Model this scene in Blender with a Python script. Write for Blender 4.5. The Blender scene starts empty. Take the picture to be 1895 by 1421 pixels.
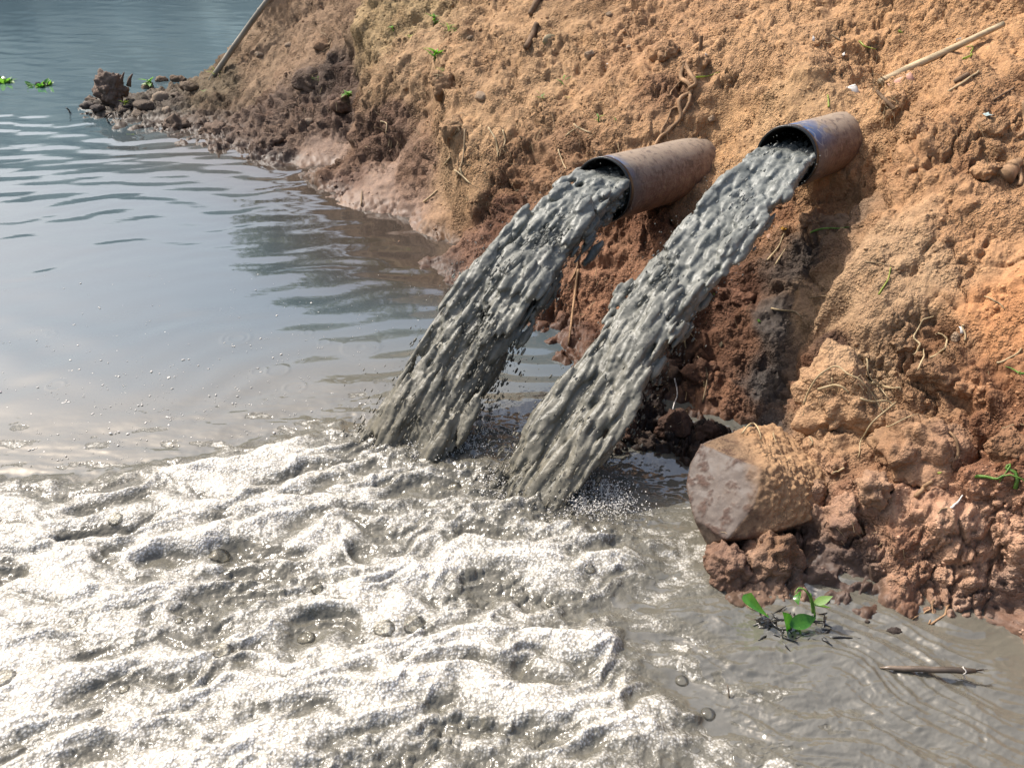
import bpy, math, random
import numpy as np
from mathutils import Vector, Matrix, noise as mnoise
random.seed(7); np.random.seed(7)
S = bpy.context.scene
C = S.collection
# ------------------------------------------------------------------ camera, sky, sun, exposure
H = 1.7; FPX = 1641.0; PW, PH = 1895.0, 1421.0; PITCH = math.radians(30)
cd = bpy.data.cameras.new('camera'); cam = bpy.data.objects.new('camera', cd); C.objects.link(cam)
cd.sensor_width = 36; cd.lens = 36*FPX/PW; cd.clip_start = .05; cd.clip_end = 2000
cam.location = (0, 0, H); cam.rotation_euler = (math.pi/2-PITCH, 0, 0)
S.camera = cam
SUN_AZ = math.radians(-58); SUN_EL = math.radians(50)     # azimuth from +y towards +x
world = bpy.data.worlds.new("World"); S.world = world; world.use_nodes = True
wn = world.node_tree; bg = wn.nodes['Background']
sky = wn.nodes.new('ShaderNodeTexSky'); sky.sky_type = 'NISHITA'; sky.sun_disc = False
sky.sun_elevation = SUN_EL; sky.sun_rotation = SUN_AZ; sky.dust_density = 6; sky.air_density = 1.2; sky.ozone_density = 1.5
wn.links.new(sky.outputs[0], bg.inputs[0]); bg.inputs[1].default_value = .148
sd = bpy.data.lights.new('sun', 'SUN'); sd.energy = 3.6; sd.angle = math.radians(.5); sd.color = (1, .965, .91)
sun = bpy.data.objects.new('sun', sd); C.objects.link(sun)
SUNV = Vector((math.sin(SUN_AZ)*math.cos(SUN_EL), math.cos(SUN_AZ)*math.cos(SUN_EL), math.sin(SUN_EL)))
sun.rotation_euler = SUNV.to_track_quat('Z', 'Y').to_euler()
S.view_settings.view_transform = 'Standard'; S.view_settings.look = 'None'
S.view_settings.exposure = 0.62; S.view_settings.gamma = 1; S.view_settings.use_curve_mapping = False
S.cycles.max_bounces = 6; S.cycles.caustics_reflective = False; S.cycles.caustics_refractive = False

# ------------------------------------------------------------------ measuring helpers
CP, SP = math.cos(PITCH), math.sin(PITCH)
def ray(u, v):
    dx = (u-PW/2)/FPX; dy = (PH/2-v)/FPX
    return np.array((dx, CP+dy*SP, -SP+dy*CP))
def at_y(u, v, y):
    d = ray(u, v); return Vector(d*(y/d[1])+np.array((0, 0, H)))
def at_z(u, v, z=0.):
    d = ray(u, v); return Vector(d*((z-H)/d[2])+np.array((0, 0, H)))

# ------------------------------------------------------------------ numpy noise
_r = np.random.RandomState(3)
PERM = np.tile(_r.permutation(256), 3).astype(np.int32)
GR = _r.normal(size=(256, 3)).astype(np.float32); GR /= np.linalg.norm(GR, axis=1)[:, None]
def perlin(P):
    P = np.asarray(P, dtype=np.float32)
    I = np.floor(P).astype(np.int32); F = P-I; I &= 255
    U = F*F*F*(F*(F*6-15)+10)
    out = np.zeros(len(P), dtype=np.float32)
    for a in (0, 1):
        wx = U[:, 0] if a else 1-U[:, 0]; pa = PERM[I[:, 0]+a]
        for b in (0, 1):
            wy = U[:, 1] if b else 1-U[:, 1]; pb = PERM[pa+I[:, 1]+b]
            for c in (0, 1):
                wz = U[:, 2] if c else 1-U[:, 2]
                g = GR[PERM[pb+I[:, 2]+c]]
                out += wx*wy*wz*(g[:, 0]*(F[:, 0]-a)+g[:, 1]*(F[:, 1]-b)+g[:, 2]*(F[:, 2]-c))
    return out*1.6
def fbm(P, o=4, lac=2.07, gain=.5, ridge=False):
    P = np.asarray(P, dtype=np.float32); s = 0; a = 1.; t = 0
    for i in range(o):
        n = perlin(P+i*17.3)
        if ridge: n = 1-2*np.abs(n)
        s = s+a*n; t += a; a *= gain; P = P*lac
    return s/t
def worley(P, jit=.9, seed=0):
    """F1, F2 and the id of the nearest cell"""
    P = np.asarray(P, dtype=np.float32); I = np.floor(P).astype(np.int32); F = P-I
    f1 = np.full(len(P), 9., np.float32); f2 = f1.copy(); cid = np.zeros(len(P), np.int32)
    tab = np.random.RandomState(11+seed).rand(256, 3).astype(np.float32)
    for a in (-1, 0, 1):
        for b in (-1, 0, 1):
            for c in (-1, 0, 1):
                h = PERM[PERM[PERM[(I[:, 0]+a) & 255]+((I[:, 1]+b) & 255)]+((I[:, 2]+c) & 255)]
                q = (tab[h]-.5)*jit+.5+np.array((a, b, c), np.float32)-F
                d = (q*q).sum(1); m = d < f1
                f2 = np.where(m, f1, np.minimum(f2, d)); f1 = np.where(m, d, f1); cid = np.where(m, h, cid)
    return np.sqrt(f1), np.sqrt(f2), cid
def sstep(a, b, x):
    t = np.clip((x-a)/(b-a), 0, 1); return t*t*(3-2*t)
def s2l(c):
    c = np.asarray(c, float)/255.
    return np.where(c <= .04045, c/12.92, ((c+.055)/1.055)**2.4)

# ------------------------------------------------------------------ object helpers
def tag(o, label=None, cat=None, group=None, kind=None):
    if label: o['label'] = label
    if cat: o['category'] = cat
    if group: o['group'] = group
    if kind: o['kind'] = kind
    return o
def empty(name, loc, label, cat, group=None):
    o = bpy.data.objects.new(name, None); C.objects.link(o); o.location = loc
    o.empty_display_size = .05
    return tag(o, label, cat, group)
def link(name, me, mat=None, parent=None, smooth=True):
    if mat: me.materials.append(mat)
    if smooth: me.polygons.foreach_set('use_smooth', np.ones(len(me.polygons), bool))
    o = bpy.data.objects.new(name, me); C.objects.link(o)
    if parent:
        o.parent = parent; o.matrix_parent_inverse = Matrix.Identity(4)
    return o
def npmesh(name, V, F):
    """V (N,3), F (M,3) or (M,4)"""
    V = np.asarray(V, np.float32); F = np.asarray(F, np.int32)
    me = bpy.data.meshes.new(name); k = F.shape[1]
    me.vertices.add(len(V)); me.vertices.foreach_set('co', V.ravel())
    me.loops.add(F.size); me.loops.foreach_set('vertex_index', F.ravel())
    me.polygons.add(len(F)); me.polygons.foreach_set('loop_start', np.arange(0, F.size, k, dtype=np.int32))
    me.polygons.foreach_set('loop_total', np.full(len(F), k, np.int32))
    me.update(calc_edges=True); me.validate(); return me
def vattr(me, name, A):
    A = np.asarray(A, np.float32)
    if A.ndim == 1:
        at = me.attributes.new(name, 'FLOAT', 'POINT'); at.data.foreach_set('value', A)
    else:
        if A.shape[1] == 3: A = np.concatenate([A, np.ones((len(A), 1), np.float32)], 1)
        at = me.attributes.new(name, 'FLOAT_COLOR', 'POINT'); at.data.foreach_set('color', A.ravel())
class MB:
    """collects tubes, blobs, strips into one mesh"""
    def __init__(s): s.v = []; s.f = []
    def add(s, V, F):
        n = len(s.v); s.v += [tuple(p) for p in V]; s.f += [tuple(i+n for i in f) for f in F]
    def tube(s, pts, radii, n=6, cap=True, flat=1.):
        pts = [Vector(p) for p in pts]; V = []; F = []
        if isinstance(radii, (int, float)): radii = [radii]*len(pts)
        up = Vector((0, 0, 1)); prev = None
        for i, p in enumerate(pts):
            t = (pts[min(i+1, len(pts)-1)]-pts[max(i-1, 0)]).normalized()
            if prev is None:
                a = t.cross(up); a = a.normalized() if a.length > .1 else t.cross(Vector((1, 0, 0))).normalized()
            else:
                a = (prev-t*prev.dot(t)).normalized()
            prev = a; b = t.cross(a)
            for k in range(n):
                th = 2*math.pi*k/n
                V.append(p+a*math.cos(th)*radii[i]+b*math.sin(th)*radii[i]*flat)
        for i in range(len(pts)-1):
            for k in range(n):
                F.append((i*n+k, i*n+(k+1) % n, (i+1)*n+(k+1) % n, (i+1)*n+k))
        if cap: F.append(tuple(range(n))[::-1]); F.append(tuple((len(pts)-1)*n+k for k in range(n)))
        s.add(V, F)
    def strip(s, pts, widths, side, fold=0., nrm=None):
        """leaf blade: three vertices a row, folded along the midrib"""
        V = []; F = []
        nrm = Vector(nrm) if nrm is not None else Vector((0, 0, 1))
        for i, p in enumerate(pts):
            sd_ = side[i] if isinstance(side, list) else side
            V += [Vector(p)-sd_*widths[i]+nrm*fold*widths[i], Vector(p), Vector(p)+sd_*widths[i]+nrm*fold*widths[i]]
        for i in range(len(pts)-1):
            a = 3*i; F += [(a, a+1, a+4, a+3), (a+1, a+2, a+5, a+4)]
        s.add(V, F)
    def build(s, name, mat=None, parent=None, smooth=True):
        me = bpy.data.meshes.new(name); me.from_pydata(s.v, [], s.f); me.update()
        return link(name, me, mat, parent, smooth)

# ------------------------------------------------------------------ material helpers
def mat_new(name):
    m = bpy.data.materials.new(name); m.use_nodes = True
    nt = m.node_tree; return m, nt, nt.nodes['Principled BSDF']
def N(nt, typ, **kw):
    n = nt.nodes.new(typ)
    for k, v in kw.items():
        if k.startswith('i_'): n.inputs[k[2:].replace('_', ' ')].default_value = v
        else: setattr(n, k, v)
    return n
def L(nt, a, b): nt.links.new(a, b)
def ramp(nt, src, stops):
    r = nt.nodes.new('ShaderNodeValToRGB'); e = r.color_ramp.elements
    while len(e) < len(stops): e.new(.5)
    for el, (p, c) in zip(e, stops):
        el.position = p; el.color = (c, c, c, 1) if isinstance(c, (int, float)) else (*c, 1)
    L(nt, src, r.inputs[0]); return r.outputs[0]
def math_(nt, op, a, b=None, c=None, clamp=False):
    n = nt.nodes.new('ShaderNodeMath'); n.operation = op; n.use_clamp = clamp
    for i, x in enumerate((a, b, c)):
        if x is None: continue
        if isinstance(x, (int, float)): n.inputs[i].default_value = x
        else: L(nt, x, n.inputs[i])
    return n.outputs[0]
def mixc(nt, fac, a, b, mode='MIX'):
    n = nt.nodes.new('ShaderNodeMix'); n.data_type = 'RGBA'; n.blend_type = mode
    for i, x in ((0, fac), (6, a), (7, b)):
        if isinstance(x, (int, float)): n.inputs[i].default_value = x if i == 0 else (x, x, x, 1)
        elif isinstance(x, tuple): n.inputs[i].default_value = (*x, 1)
        else: L(nt, x, n.inputs[i])
    return n.outputs[2]
def noise_n(nt, scale, detail=4, rough=.55, vec=None, dist=0):
    n = N(nt, 'ShaderNodeTexNoise'); n.inputs['Scale'].default_value = scale; n.inputs['Detail'].default_value = detail
    n.inputs['Roughness'].default_value = rough; n.inputs['Distortion'].default_value = dist
    if vec is not None: L(nt, vec, n.inputs['Vector'])
    return n.outputs['Fac']
def bump(nt, h, dist, strength=1., normal=None):
    b = N(nt, 'ShaderNodeBump'); b.inputs['Distance'].default_value = dist; b.inputs['Strength'].default_value = strength
    L(nt, h, b.inputs['Height'])
    if normal is not None: L(nt, normal, b.inputs['Normal'])
    return b.outputs[0]
def simple_mat(name, col, rough=.7, var=.25, scale=60, bd=.0006, spec=.3, objsp=True, col2=None):
    m, nt, P = mat_new(name)
    tc = N(nt, 'ShaderNodeTexCoord'); v = tc.outputs['Object' if objsp else 'Generated']
    n1 = noise_n(nt, scale, 5, .6, v); n2 = noise_n(nt, scale*.17, 3, .5, v)
    c2 = col2 if col2 else tuple(c*(1-var*1.6) for c in col)
    c = mixc(nt, ramp(nt, n2, [(.35, 0), (.65, 1)]), tuple(col), tuple(c2))
    c = mixc(nt, ramp(nt, n1, [(.3, 0), (.7, 1)]), mixc(nt, 1., c, (1-var,)*3, 'MULTIPLY'), c)
    L(nt, c, P.inputs['Base Color']); P.inputs['Roughness'].default_value = rough
    P.inputs['Specular IOR Level'].default_value = spec
    if bd: L(nt, bump(nt, n1, bd), P.inputs['Normal'])
    return m

# ================================================================== TERRAIN (the river bank)
def seg_dist(X, Y, poly):
    """signed distance to a polyline; positive on its right-hand side"""
    best = np.full(X.shape, 1e9, np.float32); sgn = np.ones(X.shape, np.float32); tpar = np.zeros(X.shape, np.float32)
    n = len(poly)-1
    for i in range(n):
        ax, ay = poly[i][:2]; bx, by = poly[i+1][:2]; dx, dy = bx-ax, by-ay
        t = np.clip(((X-ax)*dx+(Y-ay)*dy)/(dx*dx+dy*dy), 0, 1)
        px, py = X-ax-t*dx, Y-ay-t*dy; d = np.hypot(px, py); m = d < best
        s = np.sign(px*dy-py*dx)
        best = np.where(m, d, best); sgn = np.where(m, s, sgn); tpar = np.where(m, (i+t)/n, tpar)
    return best*sgn, tpar
ctl = []
shore_px = [(270, 245), (380, 272), (480, 302), (560, 335), (620, 375), (680, 430), (740, 478), (800, 515), (860, 545), (940, 600), (1020, 665),
            (1080, 760), (1135, 832), (1210, 812), (1290, 832), (1300, 905), (1285, 1000), (1310, 1070), (1380, 1112), (1480, 1128), (1640, 1132), (1760, 1175), (1895, 1225)]
for p in shore_px:
    q = at_z(*p); ctl.append((q.x, q.y, 0.))
for u, v, y in [(520, 0, 7.9), (400, 128, 8.4), (455, 60, 8.1), (640, 0, 7.2), (570, 90, 7.0), (480, 180, 7.1), (560, 200, 6.4), (640, 250, 5.85), (600, 130, 6.6),
                (700, 20, 6.3), (730, 130, 5.75), (720, 260, 5.35), (760, 360, 4.85), (800, 0, 6.1), (820, 120, 5.3), (830, 250, 4.85), (840, 380, 4.5),
                (900, 60, 5.4), (930, 200, 4.7), (920, 330, 4.4), (900, 450, 4.05), (1000, 0, 5.4), (1050, 120, 4.75), (1040, 250, 4.25), (1000, 400, 3.9),
                (1150, 0, 5.1), (1180, 150, 4.3), (1180, 250, 3.95), (1290, 20, 4.75), (1330, 150, 4.12), (1335, 250, 3.98), (1380, 280, 3.8), (1450, 0, 4.55), (1480, 120, 3.85),
                (1400, 420, 3.35), (1250, 430, 3.55), (1120, 480, 3.62), (1120, 580, 3.38), (1250, 560, 3.2), (1350, 520, 3.16), (1250, 700, 2.85), (1180, 740, 2.66),
                (1350, 640, 2.9), (1450, 560, 2.9), (1430, 700, 2.64), (1380, 780, 2.56), (1500, 470, 2.98), (1500, 380, 3.25), (1560, 350, 3.3),
                (1600, 160, 3.86), (1700, 240, 3.26), (1640, 330, 2.98), (1620, 450, 2.78), (1550, 560, 2.66), (1560, 700, 2.4), (1480, 800, 2.3),
                (1650, 0, 4.25), (1750, 120, 3.5), (1780, 260, 3.0), (1780, 400, 2.68), (1720, 550, 2.48), (1700, 680, 2.3), (1640, 780, 2.2), (1600, 880, 2.08), (1520, 960, 1.99), (1420, 980, 2.0),
                (1895, 0, 3.95), (1890, 150, 3.35), (1895, 320, 2.78), (1895, 500, 2.4), (1895, 700, 2.1), (1800, 850, 1.98), (1700, 950, 1.9), (1560, 1060, 1.86), (1420, 1060, 1.84), (1440, 1100, 1.8),
                (1895, 900, 1.84), (1800, 1050, 1.79), (1895, 1080, 1.72), (1350, 900, 2.2), (1232, 788, 2.55), (1292, 798, 2.5), (1185, 790, 2.57)]:
    q = at_y(u, v, y); ctl.append(tuple(q))
ctl += [(-3.6, 7.75, .02), (-3.1, 7.9, .06), (-3.3, 8.3, -.1), (-2.9, 8.75, -.12), (-2.35, 9.3, -.1), (-1.6, 9.9, .0), (-.8, 11.5, 0),
        (-1.8, 8.5, 1.25), (-1.3, 8.2, 1.65), (-.5, 7.8, 2.2), (-.9, 9.3, 1.5), (.3, 7.6, 2.3), (1, 6.6, 2.3), (2.2, 5.4, 2.2), (3.5, 4.2, 2.1), (3.2, 2.6, 1.45), (2.2, 2.4, 1.15), (2.6, 1.2, .95), (1.75, 1.2, .45), (1.42, 1.1, 0), (1.6, .2, 0),
        (2.3, 0, .7), (2.2, -2, .1), (3.5, -1, 1.1), (5, 2, 1.9), (4, 8, 2.2), (1, 14, 2.0),
        (-4.2, 7.6, -.3), (-2.6, 5.2, -.4), (-1.6, 4.3, -.4), (-.9, 3.4, -.35), (-.25, 2.7, -.35), (.25, 2.1, -.3), (.4, 1.6, -.3), (.9, 1.3, -.3), (.9, .3, -.35), (0, 1, -.4), (-2, 2, -.4),
        (-4, 4, -.4), (-6, 8, -.4), (-5, 12, -.4), (-3, 13, -.4), (-3, -2, -.4), (1, -3, -.3), (.72, 1.5, -.2),
        (-3.5, 10.5, -.4), (-2.7, 12, -.4), (-2.0, 13, -.4), (-15, 15, -.5), (-15, 0, -.5), (-5, -12, -.5), (-6, 28, -.5), (6, 28, 2.2), (18, 12, 2.2), (14, -6, 2.2), (5, -14, 2)]
ctl = np.array(ctl, float)
def _k(r2): return .5*r2*np.log(r2+1e-9)
def rbf_fit(P, val, lam):
    n = len(P); D = ((P[:, None]-P[None])**2).sum(2); A = np.zeros((n+3, n+3))
    A[:n, :n] = _k(D)+np.eye(n)*lam; A[:n, n] = 1; A[:n, n+1:] = P; A[n, :n] = 1; A[n+1:, :n] = P.T
    return np.linalg.solve(A, np.concatenate([val, np.zeros(3)]))
_w = rbf_fit(ctl[:, :2], ctl[:, 2], .003)
def lin(poly): return [tuple(at_y(u, v, y))[:2] for u, v, y in poly]
# steep excavated faces: a step in height across a line on the ground (line, height, width, full range)
steps = [(lin([(655, 20, 6.7), (668, 160, 6.05), (640, 270, 5.6)]), .26, .05),
         (lin([(790, 90, 5.55), (815, 230, 4.95), (840, 330, 4.6), (880, 440, 4.2)]), .24, .045),
         (lin([(1672, 195, 3.5), (1655, 300, 3.12), (1615, 430, 2.85), (1500, 590, 2.68), (1450, 770, 2.45)]), .16, .045)]
def zbase(X, Y, full=True):
    X = np.asarray(X, np.float32).ravel(); Y = np.asarray(Y, np.float32).ravel(); z = np.zeros(len(X), np.float32)
    w = _w.astype(np.float32)
    for i in range(len(ctl)):
        r2 = (X-np.float32(ctl[i, 0]))**2+(Y-np.float32(ctl[i, 1]))**2
        z += w[i]*_k(r2)
    z += w[-3]+w[-2]*X+w[-1]*Y
    for poly, h, wd in steps:
        d, t = seg_dist(X, Y, poly)
        fade = sstep(0, .15, t)*sstep(1, .85, t)*np.exp(-(np.maximum(np.abs(d)-.06, 0)/.3)**2)
        z += fade*h*(sstep(-wd, wd, -d)-.5)
    # undercut cove behind the second jet, and the pits left of the pipes
    for (u, v, yy, rr, dp) in [(1265, 700, 2.8, .1, .05), (1535, 606, 2.62, .042, .17), (1600, 300, 3.35, .14, .08), (1440, 620, 2.8, .1, .05)]:
        q = at_y(u, v, yy); z -= dp*np.exp(-((X-q.x)**2+(Y-q.y)**2)/rr**2)
    return np.clip(z, -.5, 3.)
def hit_base(u, v):
    d = ray(u, v); t = np.linspace(1.0, 14, 1600); P = d[None]*t[:, None]
    z = zbase(P[:, 0], P[:, 1]); k = np.argmax(P[:, 2]+H < z)
    return P[k]+np.array((0, 0, H))

# soil regions: u, v, radius px, colour (lower-right clay lightened in place of sunlight), ruggedness, wetness
ANCH = [(1400, 60, 170, (196, 146, 98), .45, 0), (1700, 50, 170, (196, 143, 92), .55, 0), (1250, 60, 140, (190, 140, 95), .55, 0), (1000, 60, 120, (186, 142, 98), .5, 0),
        (1850, 200, 120, (186, 135, 88), .6, 0), (1800, 440, 110, (194, 140, 92), .35, 0), (1890, 560, 90, (204, 136, 78), .4, 0), (1700, 480, 120, (182, 142, 104), .22, 0),
        (1700, 300, 90, (180, 130, 85), .8, 0), (1450, 200, 90, (196, 150, 102), .28, 0), (1350, 230, 60, (196, 146, 95), .25, 0), (1240, 150, 60, (150, 106, 72), .9, 0),
        (1750, 1000, 110, (208, 156, 124), .9, .05), (1850, 1120, 90, (186, 144, 122), .9, .25), (1880, 980, 80, (210, 154, 120), .8, .05), (1420, 1080, 60, (172, 132, 108), 1, .3), (1560, 1060, 80, (124, 98, 88), 1, .35), (1330, 1060, 60, (124, 94, 78), .9, .45),
        (1450, 1010, 50, (150, 108, 78), .9, .1), (1600, 960, 60, (186, 140, 110), 1, .1),
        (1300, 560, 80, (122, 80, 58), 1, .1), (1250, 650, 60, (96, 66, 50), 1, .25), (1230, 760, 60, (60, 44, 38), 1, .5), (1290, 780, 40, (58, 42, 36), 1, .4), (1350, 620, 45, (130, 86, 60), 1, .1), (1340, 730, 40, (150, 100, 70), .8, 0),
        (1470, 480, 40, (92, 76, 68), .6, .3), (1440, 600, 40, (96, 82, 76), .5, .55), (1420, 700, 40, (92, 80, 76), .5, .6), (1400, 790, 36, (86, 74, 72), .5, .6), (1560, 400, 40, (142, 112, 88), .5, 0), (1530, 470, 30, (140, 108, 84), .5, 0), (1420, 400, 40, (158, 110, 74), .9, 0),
        (1530, 640, 30, (110, 78, 60), .6, 0), (1500, 700, 30, (150, 100, 70), .7, 0), (1520, 560, 50, (178, 140, 104), .4, 0),
        (1120, 540, 60, (158, 108, 78), .6, 0), (1200, 430, 40, (140, 92, 64), .8, 0), (1040, 620, 50, (120, 80, 60), .7, .3), (1010, 450, 70, (140, 98, 72), .7, .05), (880, 470, 60, (136, 96, 76), .6, .1), (820, 490, 40, (110, 80, 66), .6, .45), (780, 480, 30, (104, 76, 64), .6, .6),
        (590, 280, 30, (176, 140, 120), .12, .6), (700, 350, 50, (172, 136, 116), .15, .55), (740, 400, 40, (166, 128, 108), .15, .6), (760, 310, 40, (140, 104, 82), .6, .1), (650, 330, 26, (130, 96, 80), .5, .4),
        (450, 235, 60, (122, 96, 82), .9, .25), (350, 235, 50, (118, 96, 82), .8, .3), (560, 230, 60, (124, 96, 80), .95, .2), (620, 200, 40, (104, 78, 66), .9, .2), (500, 290, 40, (104, 82, 72), .9, .4), (600, 150, 30, (104, 84, 74), .8, .15),
        (570, 50, 60, (160, 126, 98), .5, 0), (480, 110, 50, (160, 128, 100), .5, 0), (400, 160, 50, (128, 108, 84), .7, .1), (280, 195, 50, (110, 96, 84), .8, .4), (640, 20, 40, (140, 108, 82), .6, 0),
        (900, 200, 70, (190, 146, 102), .5, 0), (760, 100, 60, (184, 144, 104), .6, 0), (740, 30, 60, (178, 146, 100), .6, 0), (700, 150, 30, (166, 128, 90), .35, 0), (860, 150, 60, (186, 142, 100), .5, 0), (830, 300, 36, (172, 134, 96), .3, 0), (700, 240, 50, (118, 86, 68), .9, .1), (870, 340, 40, (168, 128, 88), .3, 0),
        (960, 320, 60, (150, 108, 74), .9, 0), (1040, 260, 60, (156, 114, 80), .9, 0), (1080, 180, 80, (184, 138, 94), .6, 0), (930, 390, 50, (128, 88, 66), .9, 0), (1000, 140, 60, (190, 146, 102), .5, 0),
        (1700, 760, 70, (176, 128, 88), .7, 0), (1720, 640, 60, (170, 126, 88), .9, 0), (1600, 700, 50, (184, 146, 108), .6, 0), (1560, 780, 60, (182, 136, 96), .6, 0), (1800, 720, 60, (176, 122, 80), .7, 0), (1860, 820, 50, (160, 108, 72), .8, 0), (1650, 850, 50, (168, 118, 80), .7, 0), (1750, 880, 50, (198, 144, 110), .9, 0), (1820, 900, 50, (194, 140, 108), 1, 0)]
AP = np.array([hit_base(a[0], a[1]) for a in ANCH])
AR = np.array([a[2]/FPX*np.linalg.norm(p-np.array((0, 0, H)))*.9 for a, p in zip(ANCH, AP)])
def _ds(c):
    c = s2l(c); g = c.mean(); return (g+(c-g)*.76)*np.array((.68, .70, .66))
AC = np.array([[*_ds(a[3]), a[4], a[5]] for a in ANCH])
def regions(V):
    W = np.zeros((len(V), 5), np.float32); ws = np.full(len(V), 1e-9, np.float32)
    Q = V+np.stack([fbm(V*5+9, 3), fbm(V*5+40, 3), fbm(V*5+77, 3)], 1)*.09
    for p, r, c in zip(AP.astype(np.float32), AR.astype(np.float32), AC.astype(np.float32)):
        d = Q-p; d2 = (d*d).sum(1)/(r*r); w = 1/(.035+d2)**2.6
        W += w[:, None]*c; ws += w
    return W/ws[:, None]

def axis(parts):
    out = []
    for a, b, n in parts: out += list(np.linspace(a, b, n, endpoint=False))
    out.append(parts[-1][1]); return np.array(out)
az = axis([(-100, -32, 24), (-32, 36, 880), (36, 60, 60), (60, 180, 24)])
rr = np.concatenate([np.geomspace(.7, 1.45, 20, endpoint=False), np.geomspace(1.45, 9.5, 780, endpoint=False), np.geomspace(9.5, 60, 40)])
A_, R_ = np.meshgrid(np.radians(az), rr, indexing='ij')
X = (R_*np.sin(A_)).ravel().astype(np.float32); Y = (R_*np.cos(A_)).ravel().astype(np.float32)
na, nr = len(az), len(rr)
Z = zbase(X, Y)
grid = np.arange(na*nr).reshape(na, nr)
keep = Z.reshape(na, nr) > -.13
fk = keep[:-1, :-1] | keep[1:, :-1] | keep[:-1, 1:] | keep[1:, 1:]
F = np.stack([grid[:-1, :-1], grid[:-1, 1:], grid[1:, 1:], grid[1:, :-1]], -1)[fk]
used = np.unique(F); remap = np.full(na*nr, -1); remap[used] = np.arange(len(used)); F = remap[F]
X, Y, Z = X[used], Y[used], Z[used]
e = .012
gx = (zbase(X+e, Y)-zbase(X-e, Y))/(2*e); gy = (zbase(X, Y+e)-zbase(X, Y-e))/(2*e)
NB = np.stack([-gx, -gy, np.ones_like(gx)], 1); NB /= np.linalg.norm(NB, axis=1)[:, None]
V = np.stack([X, Y, Z], 1)
RG = regions(V); rug = RG[:, 3]; wet = RG[:, 4]
# big lumps, clods, crumbs
near = sstep(9, 4, np.hypot(X, Y))
D = .035*fbm(V*3.1, 4)*(.4+rug)
wp = V+.03*np.stack([fbm(V*9+3, 2), fbm(V*9+31, 2), fbm(V*9+71, 2)], 1)
f1, f2, _ = worley(wp*6.5); D += .055*rug**1.5*(.45-f1)
f1, f2, _ = worley(wp*17+4, seed=1); lump = sstep(-.15, .35, fbm(V*4+50, 2)); D += .046*rug*(.5-f1)*(.3+lump)
crev = sstep(.16, 0., f2-f1)*rug*sstep(.0, .5, fbm(V*3+90, 2)); D -= .03*crev
pat = .25+.75*sstep(-.22, .22, fbm(V*3.7+600, 3))        # crumbly patches between smooth cut faces
f1, f2, _ = worley(wp*48+9, seed=2); lump2 = sstep(-.3, .3, fbm(V*8+20, 2)); D += .022*(.10+rug*.9)*(.5-f1)*(.2+lump2)*pat
f1, f2, cid = worley(V*95+2, seed=3); D += .011*(.5-f1)*(.35+rug*.7)*near*((cid % 3) > 0)*pat
D += .026*fbm(V*15, 5, gain=.66)*(.2+rug)*(.4+.6*pat)
bil = 0; a_ = 1.
for i_, f_ in enumerate((5.5, 12, 27, 58)):
    bil = bil+a_*(2*np.abs(perlin(wp*f_+i_*9))-.6); a_ *= .52
D += .044*bil*(.15+rug*.85)*(.5+.5*pat)
f1, f2, _ = worley(V*4.2+.16*np.stack([fbm(V*9+5, 3), fbm(V*9+6, 3), fbm(V*9+8, 3)], 1)*3, seed=6)     # shrinkage cracks
D -= .030*sstep(.07, 0., f2-f1)*sstep(-.1, .25, fbm(V*2.3+700, 2))*(.35+rug)
led = (V[:, 2]*7.5+1.5*fbm(V*2.6+800, 3)+.35*fbm(V*11, 3)) % 1.0                                        # broken ledges
D += .034*(led**1.6-.4)*sstep(1, .93, led)*sstep(.1, .4, fbm(V*2.1+900, 2)+rug*.45-.1)
# rills running down the slope
gl = np.hypot(gx, gy)+1e-5; cx, cy = -gy/gl, gx/gl
D += .008*fbm(np.stack([X*26+Y*10, (Y-X)*6, Z*5], 1), 3)*(1-rug)*.7
D *= sstep(-.3, .1, Z)*.75+.25
V2 = V+NB*D[:, None]
ter = npmesh('river_bank', V2, F)
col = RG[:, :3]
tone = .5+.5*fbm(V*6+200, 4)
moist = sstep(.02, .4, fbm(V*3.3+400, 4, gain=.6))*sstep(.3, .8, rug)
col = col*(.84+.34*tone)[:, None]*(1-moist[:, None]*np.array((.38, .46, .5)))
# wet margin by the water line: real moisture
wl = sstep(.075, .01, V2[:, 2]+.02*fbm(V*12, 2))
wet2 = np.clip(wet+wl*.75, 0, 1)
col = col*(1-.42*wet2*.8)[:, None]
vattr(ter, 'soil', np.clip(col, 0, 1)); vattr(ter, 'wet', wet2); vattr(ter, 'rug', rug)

m, nt, P = mat_new('soil')
geo = N(nt, 'ShaderNodeNewGeometry'); pos = geo.outputs['Position']
at = N(nt, 'ShaderNodeAttribute', attribute_name='soil'); aw = N(nt, 'ShaderNodeAttribute', attribute_name='wet'); ar = N(nt, 'ShaderNodeAttribute', attribute_name='rug')
n1 = noise_n(nt, 230, 5, .65, pos); n2 = noise_n(nt, 38, 6, .6, pos, .4); n3 = noise_n(nt, 9, 4, .6, pos)
c = mixc(nt, ramp(nt, n2, [(.32, 0), (.68, 1)]), mixc(nt, 1., at.outputs['Color'], (.74, .70, .68), 'MULTIPLY'), mixc(nt, 1., at.outputs['Color'], (1.16, 1.14, 1.1), 'MULTIPLY'))
vor = N(nt, 'ShaderNodeTexVoronoi'); vor.inputs['Scale'].default_value = 130; L(nt, pos, vor.inputs['Vector'])
sep = N(nt, 'ShaderNodeSeparateColor'); L(nt, vor.outputs['Color'], sep.inputs[0])
grain = math_(nt, 'MULTIPLY', ramp(nt, vor.outputs['Distance'], [(.25, 1), (.5, 0)]), ramp(nt, sep.outputs[0], [(.78, 0), (.8, 1)]))
c = mixc(nt, math_(nt, 'MULTIPLY', grain, .35), c, mixc(nt, 1., c, (1.5, 1.45, 1.4), 'MULTIPLY'))
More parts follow.
